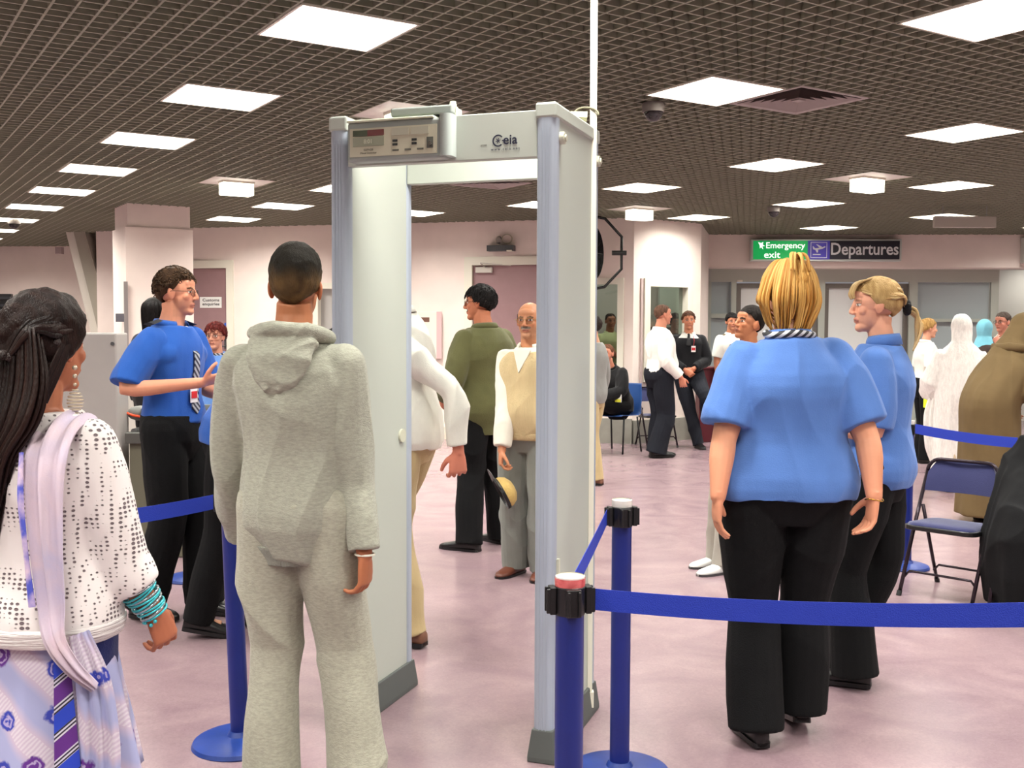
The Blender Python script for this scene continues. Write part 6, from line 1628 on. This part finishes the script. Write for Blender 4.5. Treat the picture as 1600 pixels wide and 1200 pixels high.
# officer with radio
p = Person('officer in short-sleeved white shirt with a shoulder radio, behind the teenage boy', at(1143, 13.8), radians(-158), h=1.68, g=1.05, skin=(196, 130, 100), voxel=.006, seed=29, head=(-.3, 0, 0))
p.stdarms(); p.stdlegs(); p.build_body(); p.shirt(WHS, hem=.98, off=.03, sleeve=.42, sleeve_off=.03); p.collar(WHS); p.trousers(NAVY, top=1.02, off=.034); p.shoes(LEATH); p.tie(mat('tie_black'), l=.34)
f = MB()
for sg in (-1, 1): f.tube([p.T((sg*.09, -.012, 1.468)), p.T((sg*.165, -.012, 1.440))], [.03, .034], 4, flat=.28, up=(0, 1, 0))
f.obj('epaulette', p.o, mat('epaulette_gold', (90, 74, 40), .5)); p.hair_cap((28, 24, 24), th=.012)
f = MB(); f.ball(p.T((.11, .155, 1.30)), (.028, .016, .04), 10, 8); f.tube([p.T((.11, .16, 1.27)), p.T((.13, .17, 1.15)), p.T((.10, .16, 1.04)), p.T((.12, .15, .98))], .006, 6); f.obj('radio_microphone', p.o, BLACK, smooth=True)
# dark-haired figure and yellow-shirted man inside the office
p = Person('dark-haired figure inside the office, seen through the window behind the striding officer', at(1054, 14.75), radians(200), h=1.68, g=.85, voxel=.008, seed=30, skin=(170, 120, 96)); p.stdarms(); p.stdlegs(); p.build_body(); p.shirt(cloth('black_jacket'), hem=.85, sleeve=.95, name='jacket'); p.trousers(BLK_T); p.shoes(LEATH); p.hair_cap((16, 14, 14), th=.02, side=-.04, back=-.06)
p = Person('man in pale yellow shirt with folded arms inside the office window', at(953, 15.1), radians(188), h=1.69, g=1.1, voxel=.006, seed=31, skin=(180, 120, 92), head=(.1, .05, 0)); p.arm('R', (.25, .02, 1.12), (-.02, .22, 1.14), hdir=(-1, .1, 0), palm=(0, -1, 0)); p.arm('L', (-.25, .02, 1.12), (.02, .24, 1.18), hdir=(1, .1, 0), palm=(0, -1, 0)); p.stdlegs(); p.build_body()
p.shirt(cloth('pale_yellow_shirt', (214, 216, 160)), hem=.92, off=.03, sleeve=.45); p.collar(cloth('pale_yellow_shirt')); p.trousers(NAVY, top=1.0); p.shoes(LEATH); p.hair_cap((50, 40, 34), th=.006, front=.075, side=.0, fade=.8, top=-.004)
# person in grey jacket mostly behind the scanner
p = Person('person in grey jacket and khaki trousers almost hidden behind the right scanner panel', at(926, 10.1), radians(60), h=1.60, g=1.0, voxel=.007, seed=32); p.stdarms(); p.leg('R', (.09, .06, .50), (.09, .06, .10)); p.leg('L', (-.09, -.03, .50), (-.09, -.10, .10)); p.build_body(); p.shirt(cloth('grey_jacket', (140, 140, 136)), hem=.84, off=.032, sleeve=.95, name='jacket'); p.trousers(cloth('khaki_cotton'), off=.026); p.shoes(mat('tan_shoe')); p.hair_cap((60, 50, 44))
# seated man on a blue chair
def blue_chair(loc, rz, label):
    r = empty('plastic_chair', loc, rz, label, 'chair'); pb_ = mat('chair_blue_plastic', (44, 84, 150), .4)
    f = MB(); vs = []; prof = [(.22, .435), (.20, .445), (.05, .435), (-.14, .43), (-.19, .45), (-.215, .52), (-.235, .65), (-.25, .80), (-.25, .82)]; n = 8
    for y, z in prof:
        for i in range(n+1): u = i/n*2-1; vs.append((u*.215*(1 if z < .75 else .92), y+(.03*u*u if z > .5 else 0), z+(.012*u*u if z <= .5 else 0)))
    f.add(vs, [(a*(n+1)+b, a*(n+1)+b+1, (a+1)*(n+1)+b+1, (a+1)*(n+1)+b) for a in range(len(prof)-1) for b in range(n)]); o = f.obj('seat_shell', r, pb_, smooth=True); md = o.modifiers.new('t', 'SOLIDIFY'); md.thickness = .008
    for sx in (-1, 1):
        for sy in (-1, 1): f = MB(); f.tube([(sx*.19, sy*.14, .425), (sx*.215, sy*.20, 0)], .011, 8); f.obj('leg', r, BLACK, smooth=True)
    return r
sc_ = at(966, 12.75); blue_chair(sc_, radians(140), 'blue plastic chair with black legs under the seated man in black')
p = Person('seated man in black jacket with short reddish hair, looking down at his hands', sc_+Vector((0, 0, .0)), radians(140), h=1.72, g=1.05, skin=(208, 138, 112), voxel=.006, seed=33, drop=.40, bend=(.42, 0), bend_z=1.0, head=(.1, -.45, 0), face={'beard': .2})
p.arm('R', (.22, .22, .76), (.08, .42, .68), hdir=(-.5, .7, -.3), palm=(0, 0, -1), curl=.8); p.arm('L', (-.22, .22, .76), (-.06, .42, .68), hdir=(.5, .7, -.3), palm=(0, 0, -1), curl=.8)
p.leg('R', (.12, .44, .56), (.10, .36, .10)); p.leg('L', (-.06, .46, .62), (.16, .62, .42), (.5, .8, 0)); p.build_body(); p.shirt(cloth('black_jacket'), hem=.90, off=.034, sleeve=.95, amp=.01, name='jacket'); p.collar(cloth('black_jacket'), .03, .078); p.trousers(BLK_T, top=1.0, off=.02); p.shoes(mat('dark_trainer', (60, 58, 58), .6))
p.hair_cap((120, 78, 56), th=.006, front=.065, side=.0, fade=.6)
f = MB(); c = p.T((0, .13, 1.22)); q = p.L(966, 622, 12.4); f.box(q, (.09, .01, .10)); o = f.obj('pass_card', p.o, mat('card_white', (226, 226, 220), .5)); f = MB(); f.box(q+Vector((0, .006, -.03)), (.08, .006, .035)); f.obj('card_yellow', o, mat('card_yellow', (220, 220, 60), .5))
# female officer
p = Person('blonde woman officer in white shirt and black tie with a yellow vest at her hip', at(1448, 11.8), radians(-88), h=1.60, g=.95, skin=(222, 160, 132), voxel=.006, female=True, seed=34, head=(0, .05, 0)); p.arm('R', (.19, -.03, 1.13), (.13, .20, 1.06), hdir=(-.2, 1, 0), palm=(0, 0, -1)); p.arm('L', (-.19, -.03, 1.13), (-.13, .20, 1.06)); p.stdlegs(.07); p.build_body()
p.shirt(WHS, hem=1.0, off=.02, sleeve=.42, sleeve_off=.026); p.collar(WHS, .035, .064); p.trousers(BLK_T, top=1.04, off=.026); p.shoes(LEATH, l=.25); p.tie(mat('tie_black'), l=.36)
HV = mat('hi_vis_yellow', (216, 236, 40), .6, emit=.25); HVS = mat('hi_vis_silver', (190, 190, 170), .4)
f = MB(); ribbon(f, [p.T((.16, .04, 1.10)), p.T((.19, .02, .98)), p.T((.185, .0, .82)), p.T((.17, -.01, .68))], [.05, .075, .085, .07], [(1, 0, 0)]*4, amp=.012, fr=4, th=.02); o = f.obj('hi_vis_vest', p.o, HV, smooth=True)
f = MB(); f.box(p.T((.205, .01, .86)), (.012, .13, .035), M=Euler((.5, 0, 0)).to_matrix()); f.obj('reflective_band', o, HVS)
p.hair_cap((190, 150, 92), th=.012, front=.05, side=-.01, noise=.003, color2=(150, 112, 62)); f = MB(); f.ball(p.H(0, -.12, .03), (.035, .03, .035), 12, 8); f.obj('hair_bun', p.o, mat('bun_blonde', (190, 150, 92), .6, bump=.6, bscale=100), smooth=True)
f = MB(); f.tube([p.T((.075, -.012, 1.462)), p.T((.15, -.012, 1.435))], [.03, .034], 4, flat=.28, up=(0, 1, 0)); f.obj('epaulette', p.o, mat('epaulette_black'))
# white shawl
def robe(p, material, rows, name, folds_=(9, .03), voxel=.008, amp=.006, extra=None, seed=0, f=8, T=None, nfold=13, smooth=24):
    P_ = path([Vector((c[2], rx, ry)) for c, rx, ry in rows], 5); Q_ = path([Vector(c) for c, rx, ry in rows], 5); rows = [((q.x, q.y, q.z), a.y, a.z) for q, a in zip(Q_, P_)]
    mb = MB(); sections(mb, [((c[0], c[1], c[2]), rx, ry) for c, rx, ry in rows], 90, T=T, power=2, wave=lambda a, t: 1+folds_[1]*(1-t)**1.2*(sin(folds_[0]*a+3*t)+.6*sin(nfold*a+1.3+2*t)))
    if extra: extra(mb)
    me = remesh(mb, voxel, smooth); globals()['folds'](me, amp, f, seed, stretch=(1.3, 1.3, .16)); globals()['folds'](me, amp*.5, f*2, seed+9, stretch=(1.3, 1.3, .3)); return link(me, name, p.o, material)
SHW = cloth('white_embroidered_voile', (232, 226, 220), var=.08, vscale=26, bump=.35, bscale=60, stretch=(2.2, 2.2, .7))
p = Person('person in a long white embroidered head shawl and robe, seen from behind', at(1502, 9.7), radians(-12), h=1.60, g=1.05, skin=(190, 140, 110), voxel=.008, female=True, seed=35); p.arm('L', (-.25, .04, 1.10), (-.22, .22, 1.0)); p.arm('R', (.24, .05, 1.10), (.18, .24, 1.02)); p.stdlegs(); p.build_body(); p.shoes(LEATH, l=.25)
def shw(mb):
    mb.ball(p.H(0, -.012, .022), (.103, .125, .118), 24, 16); mb.tube([p.H(0, -.02, .02), p.T((0, -.03, 1.50)), p.T((0, -.02, 1.42)), p.T((0, -.01, 1.30))], [.10, .095, .17, .22], 24, flat=[1, 1, .75, .7], up=(1, 0, 0))
    for sg, e_ in ((-1, p.arms['L']), (1, p.arms['R'])): mb.tube([e_[0], e_[1], e_[1].lerp(e_[2], .6)+Vector((0, 0, -.06))], [.085, .12, .13], 20)
robe(p, SHW, [((-.05, .02, .14), .20, .19), ((-.04, .02, .40), .205, .185), ((-.03, .01, .75), .21, .185), ((-.01, 0, .95), .225, .19), ((0, 0, 1.15), .235, .18), ((0, 0, 1.32), .215, .16), ((0, -.01, 1.42), .14, .12), ((0, -.02, 1.48), .09, .1)], 'shawl', extra=shw, amp=.014, seed=3, voxel=.009)
f = MB(); ribbon(f, [p.T((-.22, .02, 1.02)), p.T((-.26, .0, .75)), p.T((-.235, -.02, .45)), p.T((-.17, -.03, .22)), p.T((-.12, -.04, .10))], [.05, .08, .09, .06, .02], [(-.3, -1, 0)]*5, amp=.018, fr=5); f.obj('shawl_end', p.o, SHW, smooth=True)
robe(p, cloth('beige_dress', (200, 180, 150)), [((0, 0, .06), .19, .17), ((0, 0, .5), .18, .16), ((0, 0, .9), .16, .13)], 'dress', amp=.006)
# brown robe
BRN = cloth('brown_robe_cloth', (104, 86, 58), sheen=0, bump=.1)
p = Person('person in a brown hooded robe leaning forward at the right edge', at(1558, 8.2), radians(-72), h=1.66, g=1.15, skin=(150, 100, 76), voxel=.008, female=True, seed=36, bend=(.42, 0), bend_z=.95); p.arm('R', p.T((.24, .10, 1.12)), p.T((.2, .3, 1.02))); p.arm('L', p.T((-.24, .10, 1.12)), p.T((-.2, .3, 1.0))); p.stdlegs(); p.build_body(); p.shoes(LEATH, l=.25)
def brn(mb):
    mb.ball(p.H(0, -.014, .015), (.105, .13, .118), 24, 16); mb.tube([p.H(0, -.03, .0), p.T((0, -.04, 1.48)), p.T((0, -.04, 1.40)), p.T((0, -.03, 1.25))], [.10, .105, .17, .22], 24, flat=[1, 1, .8, .75], up=(1, 0, 0))
    for k in ('L', 'R'): e_ = p.arms[k]; mb.tube([e_[0], e_[1], e_[2]], [.10, .105, .09], 20)
robe(p, BRN, [((0, -.02, .05), .27, .27), ((0, -.03, .35), .25, .25), ((0, -.05, .70), .235, .225), ((0, -.06, .92), .24, .22), ((0, -.05, 1.10), .24, .20), ((0, -.03, 1.28), .225, .17), ((0, -.02, 1.40), .15, .13), ((0, -.02, 1.47), .1, .1)], 'robe', extra=brn, amp=.014, T=p.T, folds_=(8, .035), f=5, nfold=11)
f = MB(); f.tube([p.T((.19, -.09, 1.42)), p.T((.10, -.16, 1.40)), p.T((0, -.17, 1.385)), p.T((-.10, -.15, 1.40))], [.03, .035, .035, .03], 10, flat=.5); f.obj('shoulder_fold', p.o, BRN, smooth=True)
# light blue headscarf
p = Person('person in a light blue headscarf standing behind the white shawl', at(1538, 11.4), radians(-40), h=1.585, g=1.0, skin=(170, 116, 86), voxel=.007, female=True, seed=37); p.stdarms(); p.stdlegs(); p.build_body(); p.shirt(cloth('dark_brown_coat', (60, 48, 44)), hem=.80, off=.035, sleeve=.95, name='coat'); p.trousers(BLK_T); p.shoes(LEATH, l=.25)
f = MB(); f.ball(p.H(0, -.016, .026), (.090, .112, .104), 24, 16); f.tube([p.H(0, -.03, .0), p.H(0, -.02, -.08), p.T((0, -.02, 1.44)), p.T((0, -.015, 1.33))], [.085, .078, .12, .19], 24, flat=[1.1, 1, .8, .75], up=(1, 0, 0)); me = remesh(f, .006, 10); folds(me, .006, 14, 3, stretch=(1, 1, .4)); link(me, 'headscarf', p.o, cloth('aqua_scarf', (120, 186, 204)))
# suit
p = Person('man with glasses in a grey suit, hand raised to his mouth, under the corridor sign', at(1568, 12.1), radians(112), h=1.68, g=1.12, skin=(206, 138, 116), voxel=.006, seed=38, head=(.1, .05, 0)); p.arm('L', (-.25, .12, 1.14), (-.13, .22, 1.38), hdir=(.5, -.1, .8), palm=(.4, -.8, 0), curl=.9); p.arm('R', (.25, .04, 1.12), (.2, .15, .95)); p.stdlegs(); p.build_body()
p.shirt(WHS, hem=1.1, off=.012, sleeve=0); p.collar(WHS, .035, .078); SU = cloth('grey_suit', (72, 76, 82))
def openfront(me): pass
p.shirt(SU, hem=.80, off=.032, sleeve=.95, name='jacket', top=1.42); f = MB(); y0 = p.torso_rows(1.4, 1.41, .034)[0]; yy = y0[0][1]+y0[2]
f.add([p.T(v) for v in ((-.06, yy*.6, 1.46), (.06, yy*.6, 1.46), (0, yy+.02, 1.22))], [(0, 1, 2)]); o = f.obj('shirt_front', p.o, WHS); md = o.modifiers.new('t', 'SOLIDIFY'); md.thickness = .008
p.tie(mat('tie_green_black', (34, 44, 48), .5), l=.2, yoff=.016); p.trousers(SU); p.shoes(LEATH); p.hair_cap((84, 70, 62), th=.008, front=.06, side=.0, fade=.4); p.glasses((60, 56, 54))
# black robe / coat at the right edge on a second folding chair
FC3 = copy_tree(FC); FC3.location = at(1638, 5.55); FC3.rotation_euler = (0, 0, FC.rotation_euler.z+.1); tag(FC3, 'folding chair buried under the long black coat at the right edge', 'folding chair')
R = Matrix.Rotation(FC3.rotation_euler.z, 3, 'Z'); base = Vector(FC3.location)
c_ = empty('black_coat', base, FC3.rotation_euler.z, 'long black coat draped over a chair at the right edge of the hall', 'coat')
f = MB(); rows = [((0, .0, .03), .25, .26), ((0, -.0, .2), .27, .29), ((0, -.01, .40), .28, .30), ((0, -.02, .55), .26, .27), ((0, -.06, .70), .245, .18), ((0, -.10, .80), .225, .10), ((0, -.12, .92), .15, .06), ((0, -.12, .95), .08, .03)]
sections(f, rows, 80, power=2, wave=lambda a, t: 1+.04*(1-t*.6)*(sin(7*a+2*t)+.7*sin(12*a)))
me = remesh(f, .009, 20); folds(me, .022, 6, 4, stretch=(1, 1, .35)); folds(me, .010, 15, 6, stretch=(1.2, 1.2, .25)); me.name = 'drape'; me.materials.append(cloth('black_coat_cloth', (18, 18, 20), sheen=0, bump=.15)); o = bpy.data.objects.new('drape', me); COL.objects.link(o); o.parent = c_; me.polygons.foreach_set('use_smooth', [True]*len(me.polygons))
